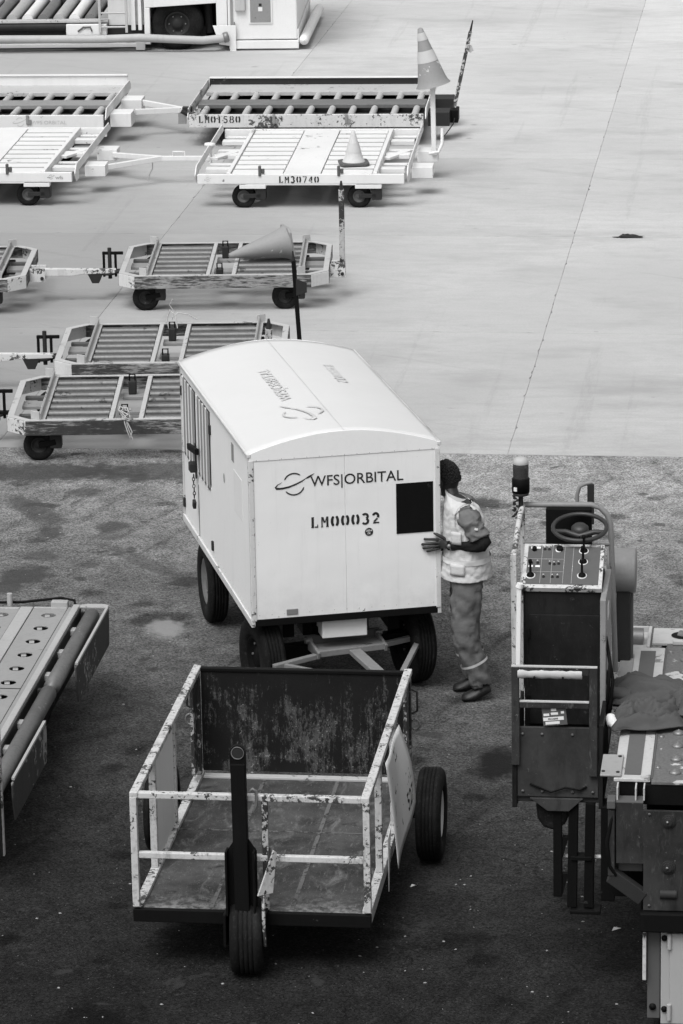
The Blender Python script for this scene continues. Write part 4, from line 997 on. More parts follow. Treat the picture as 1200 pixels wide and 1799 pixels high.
# --- driver stand
M_con = scuffed('console_dark_paint', .013, .05)
M_gate = scuffed('gate_dark_paint', .036, .22)
M_plate = scuffed('guard_plate_paint', .040, .10)
B(.0, .50, -.02, 1.30, 1.13, 1.165).build('stand_floor', M_dark, ld, .005)
B(.03, .485, -.035, -.015, 1.166, 1.58).build('guard_plate', M_plate, ld, .004)
B(.0, .028, -.04, .55, 1.10, 1.60).build('guard_side', M_con, ld, .004)
B(.487, .512, -.04, .55, 1.10, 1.60).build('guard_side', M_con, ld, .004)
MB().prism([(0,0),(.30,0),(.22,-.075),(.10,-.075)], (.10, -.03, 1.162), (1, 0, 0), (0, 0, 1), .02).build('guard_tongue', M_plate, ld, .003)
gt = B(.0, .045, -.06, -.038, 1.36, 1.94).build('gate', M_gate, ld, .004)
B(.435, .48, -.06, -.038, 1.30, 1.94).build('gate_post', M_gate, gt, .004)
B(.046, .434, -.06, -.038, 1.895, 1.94).build('gate_rail', M_gate, gt, .004)
B(.046, .434, -.06, -.038, 1.70, 1.735).build('gate_rail', M_gate, gt, .004)
B(.0, .48, -.062, -.036, 1.941, 1.947).build('gate_cap', M_flange, gt)
B(.046, .434, -.062, -.036, 1.7355, 1.741).build('gate_cap', M_flange, gt)
pad = MB(); nseg = 24; rr_ = []
for k in range(nseg+1):
    t = k/nseg; x = .035+t*.36; q = .026+.006*noise.noise(Vector((t*9, 0, 0)))
    rr_.append([(x, -.05+q*.8*math.cos(a)+.004*noise.noise(Vector((x*40, a, 0))), 1.90+q*math.sin(a)+.004*noise.noise(Vector((x*50, a*2, 3)))) for a in [i*math.pi/6 for i in range(12)]])
pad.rings(rr_); pad.build('rail_padding', M_flange, gt)
for xx in (.13, .29): MB().lathe([(.007, 0), (.007, .004), (.001, .006)], (xx, -.077, 1.888), (0, -1, 0), 10).build('pad_stud', M_black, gt)
# id card hung on the gate
cd = MB().obox((.24, -.045, 1.655), (.135, .003, .115), (0, -.10, 0)).build('id_plate', M_mid, ld)
for (dx, dz, w_, h_) in ((-.005, .035, .03, .014), (-.045, .008, .032, .014), (0, .012, .04, .014), (.045, .016, .018, .014), (-.005, -.018, .115, .020), (-.01, -.042, .08, .016)):
    MB().obox((.24+dx, -.0475, 1.655+dz+dx*.1), (w_, .001, h_), (0, -.10, 0)).build('id_field', M_paper, cd)
decal('lettering', text_geo('PRO4099', .055, .012, .02), M_ink, cd, (.205, -.0492, 1.627), (1, 0, .1), Z)
# console cabinet
B(.03, .47, .56, 1.0, 1.166, 2.21).build('console', M_con, ld, .006)
B(.06, .468, .548, .558, 1.40, 2.06).build('console_door', M_con, ld, .003)
for zz in (1.55, 1.95): B(.045, .066, .538, .55, zz-.03, zz+.03).build('hinge', M_black, ld, .003)
B(.472, .505, .40, 1.02, 1.50, 2.2).build('console_side', M_grey, ld, .005)
B(-.005, .026, .55, 1.0, 1.6, 2.22).build('console_side', M_chip, ld, .005)
# sloping control panel
Pn0, Pn1 = Vector((.0, .535, 2.225)), Vector((.0, .885, 2.385))
pu = Vector((1, 0, 0)); pv = (Pn1-Pn0).normalized(); pn = pu.cross(pv).normalized(); pl_ = (Pn1-Pn0).length
def pan(a0, a1, b0, b1, h0, h1, nm, mat, bev=.002, par=None):
    mb = MB(); P0 = Pn0+pu*.012
    mb.add([P0+pu*a+pv*b+pn*h for h in (h0, h1) for a, b in ((a0,b0),(a1,b0),(a1,b1),(a0,b1))], [(0,3,2,1),(4,5,6,7),(0,1,5,4),(1,2,6,5),(2,3,7,6),(3,0,4,7)])
    return mb.build(nm, mat, par or ld, bev)
M_pan = paint('panel_face', .10, chip=.08, chipcol=.3, dirt=.4, dirtcol=.07, rough=.5, streak=False, scale=30)
pf = pan(0, .462, 0, pl_, -.03, 0, 'control_panel', M_chip)
pan(.024, .440, .030, pl_-.026, .0005, .004, 'panel_face', M_pan, par=pf)
for a in (.105, .165, .235, .285): pan(a, a+.002, .035, pl_-.03, .0042, .0052, 'panel_line', M_inkgrey, 0, pf)
for b in (.135, .245): pan(.028, .235, b, b+.002, .0042, .0052, 'panel_line', M_inkgrey, 0, pf)
def pp(a, b, h=0): return Pn0+pu*(.012+a)+pv*b+pn*h
def knob(a, b, r_, h, mat, nm='knob'): return MB().lathe([(r_, 0), (r_*.95, h), (r_*.8, h*1.1), (.001, h*1.12)], pp(a, b, .004), pn, 16).build(nm, mat, pf)
def ring(a, b, r_): return MB().lathe([(r_, 0), (r_, .003), (r_*.55, .004), (.001, .004)], pp(a, b, .0045), pn, 18).build('worn_ring', M_paper, pf)
for (a, b) in ((.345, .32), (.345, .225), (.345, .105), (.05, .10)):
    ring(a, b, .028); MB().lathe([(.024, 0), (.020, .012), (.008, .02), (.006, .075), (.011, .085), (.011, .10), (.001, .105)], pp(a, b, .005), pn+Vector((0, .2, .25)), 14).build('lever', M_black, pf)
knob(.06, .325, .014, .02, M_black, 'push_button'); pan(.04, .095, .335, .352, .0045, .006, 'worn_patch', M_paper, 0, pf)
knob(.205, .33, .02, .018, M_black, 'selector'); ring(.20, .325, .019)
for (a, b) in ((.12, .33), (.145, .33), (.05, .21), (.085, .21), (.155, .205), (.18, .2), (.205, .205), (.125, .09), (.175, .09), (.205, .09)):
    MB().lathe([(.009, 0), (.009, .003), (.004, .004), (.003, .018), (.001, .02)], pp(a, b, .004), pn, 10).build('toggle_switch', M_dark, pf)
    MB().lathe([(.004, .017), (.005, .021), (.001, .025)], pp(a, b, .004), pn, 8).build('switch_tip', M_bright, pf)
for (a, b) in ((.045, .18), (.085, .18)): pan(a-.012, a+.014, b-.006, b+.008, .0045, .006, 'worn_patch', M_paper, 0, pf)
# steering wheel
sw = Vector((.325, .98, 2.46)); tilt = Matrix.Rotation(R(14), 3, 'X')
def swp(a, q, h=0): return sw+tilt @ Vector((math.cos(a)*q, math.sin(a)*q, h))
M_wheelr = simple('steering_rim', .03, .45)
MB().path([swp(i*2*math.pi/36, .155) for i in range(36)], .013, 10, True).build('steering_wheel', M_wheelr, ld)
for a in (R(200), R(340)): MB().path([swp(a, .15), swp(a-.0, .09, -.012), swp(R(270), .05, -.03)], [.014, .016, .018], 8).build('steering_spoke', M_wheelr, ld)
MB().lathe([(.05, -.03), (.05, .0), (.035, .015), (.001, .018)], sw, tilt @ Vector((0, 0, 1)), 20).build('steering_hub', M_wheelr, ld)
MB().tube(swp(R(270), .02, -.03), (.33, .90, 2.20), .022).build('steering_column', M_black, ld)
# seat back and tube frame behind it
B(.115, .385, 1.16, 1.20, 2.26, 2.525).build('seat_back', M_black, ld, .012)
B(.12, .38, .98, 1.18, 1.93, 2.0).build('seat_cushion', M_black, ld, .02)
M_tubep = paint('frame_tube_paint', .22, chip=.12, chipcol=.08, dirt=.35, dirtcol=.1, rough=.45)
def bend(pts, r_, nm, mat=None): return MB().path(pts, r_, 10).build(nm, mat or M_tubep, ld)
bend([(-.02, 1.2, 2.53), (.38, 1.2, 2.535), (.43, 1.2, 2.52), (.47, 1.2, 2.48), (.492, 1.2, 2.42), (.505, 1.2, 2.1), (.522, 1.2, 1.515)], .017, 'frame_tube')
bend([(-.02, 1.2, 2.30), (.49, 1.2, 2.30)], .016, 'frame_tube')
bend([(-.02, 1.2, 2.53), (-.03, 1.05, 2.50), (-.035, .62, 2.38)], .016, 'frame_tube', M_chip)
MB().bar((-.022, 1.2, 2.53), (-.022, 1.2, 1.2), .025, .03, (0, 1, 0)).build('frame_post', M_chip, ld, .004)
MB().bar((-.035, .62, 2.40), (-.022, .60, 1.15), .035, .035, (0, 1, 0)).build('frame_post', M_chip, ld, .004)
MB().bar((.005, .5, 2.24), (.0, .42, 1.5), .028, .028, (0, 1, 0)).build('handrail', M_white, ld, .006)
MB().tube((.005, .5, 2.235), (.012, .5, 2.26), .022, .018).build('handrail_cap', M_white, ld)
bend([(.285, 1.4, 2.45), (.285, 1.4, 2.54), (.30, 1.4, 2.59), (.34, 1.4, 2.61), (.375, 1.4, 2.615)], .012, 'mirror_arm')
B(.345, .385, 1.39, 1.415, 2.36, 2.605).build('mirror_post', M_dark, ld, .004)
# beacon
bp = (-.03, 1.16)
MB().tube((bp[0], bp[1], 2.50), (bp[0], bp[1], 2.62), .014).build('beacon_stem', M_dark, ld)
cc = MB()
for k in range(14): cc.lathe([(.002, -.008), (.012, -.003), (.012, .003), (.002, .008)], (bp[0]-.03+.012*math.sin(k*2), bp[1]-.02, 2.62-k*.012), (math.sin(k), .3, 1), 7)
cc.build('beacon_cable', M_dark, ld)
MB().lathe([(.045, 2.60), (.05, 2.615), (.03, 2.62)], (bp[0], bp[1], 0), n=24).build('beacon_flange', M_dark, ld)
MB().lathe([(.001, 2.62), (.052, 2.62), (.052, 2.70), (.048, 2.705), (.001, 2.705)], (bp[0], bp[1], 0), n=28).build('beacon_base', M_black, ld)
MB().obox((bp[0]-.028, bp[1]-.047, 2.645), (.02, .006, .022), (0, 0, -.5)).build('beacon_label', M_paper, ld)
MB().lathe([(.046, 2.705), (.047, 2.76), (.046, 2.80), (.038, 2.818), (.02, 2.825), (.001, 2.826)], (bp[0], bp[1], 0), n=28).build('beacon_lens', M_lens, ld)
MB().lathe([(.001, 2.705), (.03, 2.705), (.034, 2.74), (.018, 2.765), (.001, 2.767)], (bp[0], bp[1], 0), n=20).build('beacon_reflector', M_black, ld)
MB().lathe([(.047, 2.79), (.0475, 2.80), (.039, 2.82), (.021, 2.8275), (.001, 2.8285)], (bp[0], bp[1], 0), n=24).build('beacon_dome', M_hosegrey, ld)
# cylinder tank behind the stand
M_tank = paint('tank_paint', .22, chip=.03, chipcol=.06, dirt=.3, dirtcol=.1, rough=.45)
MB().lathe([(.001, 0), (.13, 0), (.135, .01), (.135, .16), (.13, .17), (.001, .17)], (.46, 1.50, 2.05), (1, 0, 0), 36).build('tank', M_tank, ld)
B(.515, .60, 1.42, 1.56, 1.50, 2.02).build('tank_leg', M_dark, ld, .01)
MB().bar((.60, 1.48, 1.5), (.60, 1.48, 1.95), .03, .03, (0, 1, 0)).build('tank_post', M_mid, ld, .006)
# ladder under the stand, and rubber fender
for xx in (.345, .44): MB().bar((xx, .0, 1.13), (xx-.01, .0, .50), .055, .06, (0, 1, 0)).build('ladder_stile', M_black, ld, .004)
B(.325, .50, -.06, .06, .47, .495).build('ladder_step', M_black, ld, .006)
for zz in (.80,): B(.33, .45, -.04, .04, zz-.012, zz+.012).build('ladder_step', M_black, ld, .004)
MB().bar((.255, .0, 1.13), (.255, .0, .56), .05, .05, (0, 1, 0)).build('support_leg', M_black, ld, .004)
for zz in (.70, .92): MB().prism([(0,0),(.035,.0),(0,-.13)], (.282, .02, zz), (1, 0, 0), (0, 0, 1), .04).build('support_gusset', M_black, ld)
MB().tube((.27, .03, .79), (.52, .03, .79), .012).build('support_rod', M_white, ld)
fd = MB().prism([(0,0),(.20,0),(.20,-.04),(.17,-.13),(.10,-.17),(.045,-.15),(.01,-.10)], (.13, .06, 1.125), (1, 0, 0), (0, 0, 1), .08).build('rubber_fender', M_tyre, ld, .02)
B(.50, .58, -.05, .1, .55, 1.12).build('support_column', M_black, ld, .006)

for k, (px_, pz_) in enumerate(((.50, 1.95), (.515, 1.85), (.50, 1.75))):
    MB().path([(px_, .50, pz_), (px_+.03, .40, pz_-.12), (px_+.02, .34, pz_-.28), (px_+.01, .42, 1.52)], .010, 8).build('hose', M_black, ld)
for zz in (1.20, 1.54):
    for xx in (.06, .17, .34, .455): MB().lathe([(.009, 0), (.009, .005), (.001, .008)], (xx, -.036, zz), (0, -1, 0), 6).build('bolt', M_mid, ld)
MB().path([(.10, -.04, 1.245), (.22, -.05, 1.20), (.30, -.05, 1.23), (.38, -.045, 1.215), (.42, -.04, 1.235)], .006, 6).build('cable', M_black, ld)
MB().path([(.60, FB+.0, 1.33), (.57, FB-.02, 1.18), (.585, FB-.015, 1.04), (.62, FB+.0, .98)], .010, 8).build('hose', M_black, ld)
for xx in (.80, 1.1, 1.4):
    for zz in (.81, 1.34): MB().lathe([(.008, 0), (.008, .005), (.001, .007)], (xx, FB-.001, zz), (0, -1, 0), 6).build('bolt', M_mid, ld)
B(.50, .508, .60, .72, 2.02, 2.10).build('side_label', M_paper, ld)
# jacket thrown over the deck
def jacket():
    jr = thing('jacket', 'dark crumpled jacket thrown across the loader deck', 'jacket', (.94, 20.774, 0), -.12)
    def sheet(nm, P, z0, seed, lift, hem=True):
        """P: near-left, near-right, far-right, far-left outline corners with edge bulges"""
        nu, nv = 60, 40; vs = []; fs = []; rn = random.Random(seed); o_ = Vector((seed*3.1, seed*1.7, 0))
        (nl, nr, fr, fl) = [Vector((a, b, 0)) for a, b in P]
        for jv in range(nv+1):
            v = jv/nv
            for iu in range(nu+1):
                u = iu/nu
                p = (nl*(1-u)+nr*u)*(1-v)+(fl*(1-u)+fr*u)*v
                p = p+Vector((.035*noise.noise(Vector((v*3, seed, u*.7)))*(1-u)*2, .05*noise.noise(Vector((u*2.6, seed*2, v*.6))), 0))
                e = min(u, 1-u, v*1.0, (1-v)*1.0)*6; e = min(e, 1)
                q = Vector((u*1.7+v*.9, v*4.2-u*1.6, 0))+o_
                rg_ = 1-abs(noise.noise(q*1.1)); fold = rg_**4*.060+ (1-abs(noise.noise(q*1.6+Vector((4, 1, 0)))))**6*.018+abs(noise.noise(q*.7))*.03
                z = z0+.006+(fold+lift(u, v))*(.18+.82*(e*(2-e)))
                vs.append((p.x, p.y, z))
        k = nu+1
        for jv in range(nv):
            for iu in range(nu): fs.append((jv*k+iu, jv*k+iu+1, (jv+1)*k+iu+1, (jv+1)*k+iu))
        mb = MB(); mb.add(vs, fs, True); o = mb.build(nm, M_jacket, jr)
        m_ = o.modifiers.new('solidify', 'SOLIDIFY'); m_.thickness = .008; m_.offset = 1
        if hem:
            bd = [vs[iu] for iu in range(0, k, 2)]+[vs[jv*k+nu] for jv in range(2, nv+1, 2)]
            MB().path([(a, b, c+.006) for a, b, c in bd], .0065, 6).build('hem', M_jacket, o)
    sheet('jacket_body', ((.53,.55),(1.22,.40),(1.18,.86),(.54,1.02)), DKZ+.012, 3, lambda u, v: .05*math.exp(-((v-.55)/.3)**2)*math.exp(-((u-.25)/.3)**2))
    sheet('jacket_front', ((.57,.04),(.955,.17),(.93,.58),(.555,.40)), DKZ+.018, 8, lambda u, v: .035*math.exp(-((v-.8)/.25)**2))
    sheet('jacket_sleeve', ((.90,.30),(1.25,.20),(1.25,.42),(.86,.56)), DKZ+.045, 5, lambda u, v: .05*math.sin(v*math.pi))
    MB().rings([[(.535+.05*t, .66+.10*math.cos(a)*(.6+.4*t)*.6, DKZ+.055+.045*math.sin(a)*(1-.2*t)) for a in [q*math.pi/9 for q in range(18)]] for t in (0, .3, .7, 1.2, 2)], True, False).build('jacket_cuff', M_jacket, jr)
jacket()
bo = thing('bottle', 'small white bottle lying against the jacket on the loader deck', 'bottle', lp((.94, 20.774), -.12, (.545, .20, DKZ+.045)), 0)
MB().lathe([(.001, 0), (.03, .002), (.034, .02), (.033, .08), (.016, .105), (.014, .12)], (0, .06, 0), (.12, -1, -.15), 18).build('bottle_body', M_paper, bo)
MB().lathe([(.016, .118), (.016, .14), (.001, .142)], (0, .06, 0), (.12, -1, -.15), 14).build('cap', M_black, bo)

# ================================================================== PALLET TRANSPORTER ON THE LEFT
tr = thing('pallet_transporter', 'grey pallet transporter deck with round roller holes at the left edge', 'loader', (-2.196, 23.457, 0), -.11)
TZ = .62
M_tdeck = paint('transporter_deck', .27, chip=.1, chipcol=.15, dirt=.4, dirtcol=.15, rough=.55, scale=25, streak=False)
M_tedge = paint('transporter_edge', .36, chip=.08, chipcol=.12, dirt=.4, dirtcol=.2, rough=.5, streak=False)
M_tube2 = paint('transporter_roll', .15, chip=.2, chipcol=.24, dirt=.6, dirtcol=.05, rough=.42, metal=.3, streak=False, scale=22)
M_tguard = paint('transporter_guard', .06, chip=.36, chipcol=.26, dirt=.5, dirtcol=.03, rough=.6, scale=16)
def plate_holes(x0, x1, y0, y1, holes, rad):
    """plate with round holes cut through it: fan of quads round each hole in its own cell"""
    mb = MB(); n = 24; ys = sorted(h[1] for h in holes); cuts = [y0]+[(ys[i]+ys[i+1])/2 for i in range(len(ys)-1)]+[y1]
    for h, c0, c1 in zip(sorted(holes, key=lambda q: q[1]), cuts[:-1], cuts[1:]):
        vs = []
        for k in range(n):
            a = 2*math.pi*(k+.5)/n; ca, sa_ = math.cos(a), math.sin(a)
            tx = ((x1 if ca > 0 else x0)-h[0])/ca if abs(ca) > 1e-6 else 9; ty = ((c1 if sa_ > 0 else c0)-h[1])/sa_ if abs(sa_) > 1e-6 else 9
            t = min(tx, ty); vs.append((h[0]+ca*t, h[1]+sa_*t, TZ))
        # snap nearest border points to the cell corners
        for cx, cy in ((x0,c0),(x1,c0),(x1,c1),(x0,c1)):
            i = min(range(n), key=lambda q: (vs[q][0]-cx)**2+(vs[q][1]-cy)**2); vs[i] = (cx, cy, TZ)
        inn = [(h[0]+rad*math.cos(2*math.pi*(k+.5)/n), h[1]+rad*math.sin(2*math.pi*(k+.5)/n), TZ) for k in range(n)]
        low = [(p[0], p[1], TZ-.006) for p in inn]
        mb.add(vs+inn+low, [(k, (k+1) % n, n+(k+1) % n, n+k) for k in range(n)]+[(n+k, n+(k+1) % n, 2*n+(k+1) % n, 2*n+k) for k in range(n)])
    return mb
hs = [(-.165, 2.664-.301*k) for k in range(6)]
plate_holes(-.30, -.062, 1.04, 2.82, hs, .052).build('perforated_plate', M_tdeck, tr)
hs2 = [(-.165, .86-.301*k) for k in range(6)]
plate_holes(-.30, -.062, -1.1, 1.025, hs2, .052).build('perforated_plate', M_tdeck, tr)
hs3 = [(-.50, 2.664-.301*k) for k in range(12)]
plate_holes(-.70, -.40, -1.1, 2.80, hs3, .052).build('perforated_plate', M_tdeck, tr)
B(-.395, -.305, -1.1, 2.84, TZ-.03, TZ+.008).build('deck_bar', M_tedge, tr, .004)
for a in ((-.70, -.40, 2.805, 2.84), (-.30, -.062, 2.825, 2.855)): B(*a, TZ-.03, TZ+.004).build('deck_bar', M_tedge, tr, .003)
B(-1.6, -.705, -1.1, 2.84, TZ-.03, TZ+.0).build('deck_plate', M_tdeck, tr, .003)
for h in hs+hs2+hs3:
    MB().tube((h[0]-.030, h[1]+.016, TZ-.020), (h[0]+.004, h[1]+.022, TZ-.020), .021, n=14).build('caster_roll', M_steel, tr)
B(-1.55, -.06, -1.05, 2.80, TZ-.16, TZ-.085).build('deck_tray', M_black, tr)
B(-.056, -.020, -1.1, 2.85, TZ-.02, TZ+.004).build('edge_channel', M_tdeck, tr, .003)
B(-.016, .030, -1.1, 2.84, TZ-.09, TZ+.03).build('edge_rail', M_tedge, tr, .005)
B(.030, .036, -1.1, 2.84, TZ-.16, TZ+.0).build('edge_web', M_dark, tr)
MB().obox((-.12, 2.87, TZ+.02), (.12, .06, .05)).build('buffer_block', M_tedge, tr, .008)
MB().path([(-.75, 2.90, TZ+.01), (-.4, 2.92, TZ+.015), (-.12, 2.92, TZ+.05), (-.02, 2.90, TZ+.04), (.0, 2.86, TZ-.03)], .010, 8).build('hose', M_black, tr)
MB().tube((-.48, 2.88, TZ+.0), (-.48, 2.88, TZ+.09), .02).build('hose_fitting', M_tedge, tr)
for (y0_, y1_) in ((1.13, 2.80), (-.86, 1.07)):
    MB().lathe([(.001, 0), (.035, 0), (.035, .03), (.055, .035), (.055, y1_-y0_-.035), (.035, y1_-y0_-.03), (.035, y1_-y0_), (.001, y1_-y0_)], (.125, y0_, TZ-.03), (0, 1, 0), 24).build('side_roll', M_tube2, tr)
    for yy in (y0_-.02, y1_+.02): B(.04, .15, yy-.010, yy+.010, TZ-.12, TZ-.02).build('roll_bracket', M_dark, tr, .004)
    for k in range(3): B(.036, .075, y0_+.25+k*.5, y0_+.33+k*.5, TZ-.06, TZ-.02).build('spacer', M_tedge, tr, .003)
for (y0_, y1_) in ((1.5, 2.84), (-.80, .36)):
    MB().prism([(y0_,-.10),(y0_+.05,-.26),(y1_-.02,-.26),(y1_,-.10),(y1_,.015),(y0_,.0)], (.222, 0, TZ), (0, 1, 0), (0, 0, 1), .012).build('side_guard', M_tguard, tr, .004)
    B(.216, .236, y0_+.05, y1_-.02, TZ+.0, TZ+.020).build('guard_lip', M_tedge, tr, .003)
MB().prism([(.03,0),(.235,0),(.235,.05),(.20,.075),(.08,.075),(.03,.05)], (0, 2.80, TZ+.01), (1, 0, 0), (0, 1, 0), .015).build('guard_cap', M_tedge, tr, .004)
B(.165, .185, -1.10, -.93, .22, 1.16).build('front_plate', M_dark, tr, .003)
B(.186, .196, -.96, -.925, .20, 1.17).build('front_plate_edge', M_chip, tr, .003)
B(-1.5, .0, -.95, 2.7, .20, TZ-.162).build('chassis', M_black, tr, .01)
for yy in (-.3, 2.1):
    for xx in (-.18, -1.35): wheel(tr, (xx, yy, .2), .2, .2, 0, .5, M_mid, n=28)

# ================================================================== LOADER TRUCK AT THE TOP
vt = thing('loader_truck', 'white loader truck with big dark wheel behind a long grey pipe', 'truck', (-2.655, 55.31, 0), -.05)
M_vw = paint('truck_white', .74, chip=.05, chipcol=.25, dirt=.2, dirtcol=.45, rough=.45)
B(1.16, 2.15, .0, 3.1, .15, 1.9).build('cabin_body', M_vw, vt, .02)
B(1.18, 2.17, -.05, -.002, .03, .145).build('sill', M_vw, vt, .006)
B(2.152, 2.17, -.02, 3.1, .05, .30).build('sill', M_vw, vt, .006)
rr_ = [(.001, 0)]
for k in range(22): rr_ += [(.055, .03+k*.14), (.072, .06+k*.14), (.072, .12+k*.14), (.055, .15+k*.14)]
rr_ += [(.001, 3.15)]
MB().lathe(rr_, (2.24, -.05, .14), (.02, 1, 0), 18).build('bumper_roll', M_vw, vt)
wf = B(1.46, 1.80, -.015, .0, .38, .84).build('window_frame', M_vw, vt, .004)
B(1.485, 1.775, -.022, -.012, .405, .815).build('window', M_grey, wf)
B(1.60, 1.66, -.026, -.021, .56, .62).build('window_sticker', M_paper, wf)
B(1.61, 1.65, -.026, -.021, .63, .67).build('window_sticker', M_dark, wf)
B(1.27, 1.42, -.06, .0, .56, .9).build('lamp_box', M_flange, vt, .02)
B(1.20, 1.235, -.02, .0, .15, .9).build('door_seam', M_grey, vt)
for zz in (.2, .32): MB().tube((1.245, -.03, zz), (1.245, -.03, zz+.09), .02).build('hinge', M_grey, vt)
B(-.03, .05, .0, .9, .10, .62).build('arch_side', M_vw, vt, .006)
B(1.00, 1.155, .0, .9, .15, 1.9).build('arch_side', M_vw, vt, .006)
MB().prism([(-.03,.62),(1.0,.68),(1.0,1.9),(-.03,1.9)], (0, .02, 0), (1, 0, 0), (0, 0, 1), .02).build('arch_top', M_vw, vt, .006)
B(.05, 1.0, .75, .9, .10, 1.2).build('arch_back', M_black, vt)
B(.05, 1.0, .05, .75, .95, 1.1).build('arch_roof', M_black, vt)
wheel(vt, (.43, .20, .37), .37, .30, math.pi/2, .48, M_dark)
MB().tube((.86, .40, .2), (.84, .40, .9), .06).build('suspension_strut', M_dark, vt)
B(.68, .82, .35, .5, .08, .3).build('suspension_block', M_dark, vt, .01)
MB().prism([(0,.37),(.33,.37),(.33,-.0),(.24,.0),(.24,.08),(.09,.10)], (.95, -.06, .0), (1, 0, 0), (0, 0, 1), .015).build('mud_flap', M_vw, vt, .003)
MB().path([(-3.6, -.12, .22), (-2.0, -.12, .21), (-.6, -.12, .20), (-.1, -.12, .215), (.4, -.13, .19), (.8, -.13, .17), (1.05, -.12, .19), (1.16, -.10, .21)], .058, 14).build('pipe', M_hosegrey, vt)
MB().lathe([(.06, 0), (.075, .01), (.075, .07), (.055, .08)], (1.10, -.11, .20), (1, .2, .2), 16).build('pipe_collar', M_steel, vt)
B(-3.6, -.07, .02, .10, .06, .115).build('lower_sill', M_vw, vt, .005)
B(-.16, -.03, -.01, .10, .02, .15).build('sill_end', M_vw, vt, .005)
MB().tube((-3.6, .05, .36), (-1.16, .05, .36), .06, n=16).build('conveyor_roll', M_dark, vt)
B(-1.15, -.57, -.02, .12, .24, .40).build('drive_cover', M_vw, vt, .01)
MB().path([(-.98, -.03, .30), (-.90, -.03, .36), (-.80, -.03, .36), (-.78, -.03, .30)], .012, 6).build('cover_handle', M_mid, vt)
B(-3.6, -.55, .0, .16, .42, .455).build('deck_edge', M_flange, vt, .004)
B(-3.6, -.03, .12, 2.6, .16, .36).build('chassis', M_dark, vt)
for k in range(13):
    xx = -3.3+k*.225; g = k % 3
    MB().tube((xx, .18, .44), (xx, 2.5, .44), .08, n=14).build('deck_roll', (M_hosegrey, M_vw, M_steel)[g], vt)
B(-.56, -.05, .14, .5, .17, 1.9).build('tower_panel', M_vw, vt, .01)
for xx in (-.66, -.28): MB().bar((xx, -.05, .28), (xx, -.05, 1.5), .035, .035, (0, 1, 0)).build('ladder_stile', M_flange, vt, .004)
for k in range(5): MB().tube((-.66, -.05, .36+k*.2), (-.28, -.05, .36+k*.2), .014, n=8).build('ladder_rung', M_flange, vt)
B(-.22, -.16, .02, .12, .3, 1.5).build('tower_rail', M_vw, vt, .006)
B(-.12, -.07, .02, .12, .3, 1.5).build('tower_rail', M_vw, vt, .006)
for xx in (-3.0, -1.4): wheel(vt, (xx, 1.9, .25), .25, .2, math.pi/2, .48, M_dark, n=24)
wheel(vt, (.43, 2.6, .37), .37, .30, math.pi/2, .48, M_dark, n=28)
B(.1, 1.1, .95, 3.0, .25, 1.6).build('rear_body', M_vw, vt, .02)

# ================================================================== PERSON
def skin(verts, edges, rad, sub=2):
    me = bpy.data.meshes.new('s'); me.from_pydata(verts, edges, []); ob = bpy.data.objects.new('s', me); COL.objects.link(ob)
    sk = ob.modifiers.new('skin', 'SKIN'); sk.use_smooth_shade = True
    for i, q in enumerate(rad): me.skin_vertices[0].data[i].radius = q if isinstance(q, tuple) else (q, q)
    me.skin_vertices[0].data[0].use_root = True
    if sub: ss = ob.modifiers.new('sub', 'SUBSURF'); ss.levels = sub; ss.render_levels = sub
    bpy.context.view_layer.update()
    out = bpy.data.meshes.new_from_object(ob.evaluated_get(bpy.context.evaluated_depsgraph_get()))
    bpy.data.objects.remove(ob); return out
def to_mb(me, mb=None):
    mb = mb or MB(); mb.add([v.co.copy() for v in me.vertices], [tuple(p.vertices) for p in me.polygons], True); return mb
def wrinkle(me, amp, freq, stretch=(1, 1, 1.8)):
    me.calc_loop_triangles(); ns = [v.normal.copy() for v in me.vertices]
    for v, n_ in zip(me.vertices, ns):
        p = Vector((v.co.x*stretch[0], v.co.y*stretch[1], v.co.z*stretch[2]))*freq
        v.co += n_*(amp*(noise.noise(p)+.5*noise.noise(p*2.3+Vector((3, 1, 7)))))
def crease(me, amp, freq, stretch, p=7):
    ns = [v.normal.copy() for v in me.vertices]
    for v, n_ in zip(me.vertices, ns):
        q = Vector((v.co.x*stretch[0], v.co.y*stretch[1], v.co.z*stretch[2]))*freq
        v.co -= n_*amp*((1-abs(noise.noise(q)))**p+.6*(1-abs(noise.noise(q*1.9+Vector((2, 5, 1)))))**p)
PX, PY = .92, 26.05
pe = thing('person', 'worker in pale hi-vis vest leaning one hand on the white trailer', 'person', (PX, PY, 0))
def w(x, y, z): return Vector((x-PX, y-PY, z))
J = dict(pel=w(.885,26.05,.92), bel=w(.875,26.06,1.05), che=w(.85,26.08,1.24), nb=w(.815,26.12,1.39), nk=w(.775,26.16,1.435),
         ls=w(.875,25.93,1.335), le=w(.968,25.875,1.155), lw=w(.745,25.925,1.135), rs=w(.855,26.26,1.34), re=w(.95,26.34,1.12), rw=w(.80,26.36,1.02), rh=w(.73,26.36,1.0),
         lh=w(.88,25.955,.88), lk=w(.838,25.94,.50), la=w(.958,25.94,.115), rhp=w(.88,26.145,.88), rk=w(.858,26.15,.50), ra=w(.905,26.16,.105))
names = list(J); ix = {k: i for i, k in enumerate(names)}
rad = dict(pel=(.13,.15), bel=(.12,.15), che=(.125,.16), nb=.075, nk=.058, ls=.046, le=.040, lw=.030, rs=.046, re=.040, rw=.032, rh=.035, lh=.085, lk=.058, la=.042, rhp=.085, rk=.058, ra=.042)
ed = [('pel','bel'),('bel','che'),('che','nb'),('nb','nk'),('che','ls'),('ls','le'),('le','lw'),('che','rs'),('rs','re'),('re','rw'),('rw','rh'),('pel','lh'),('lh','lk'),('lk','la'),('pel','rhp'),('rhp','rk'),('rk','ra')]
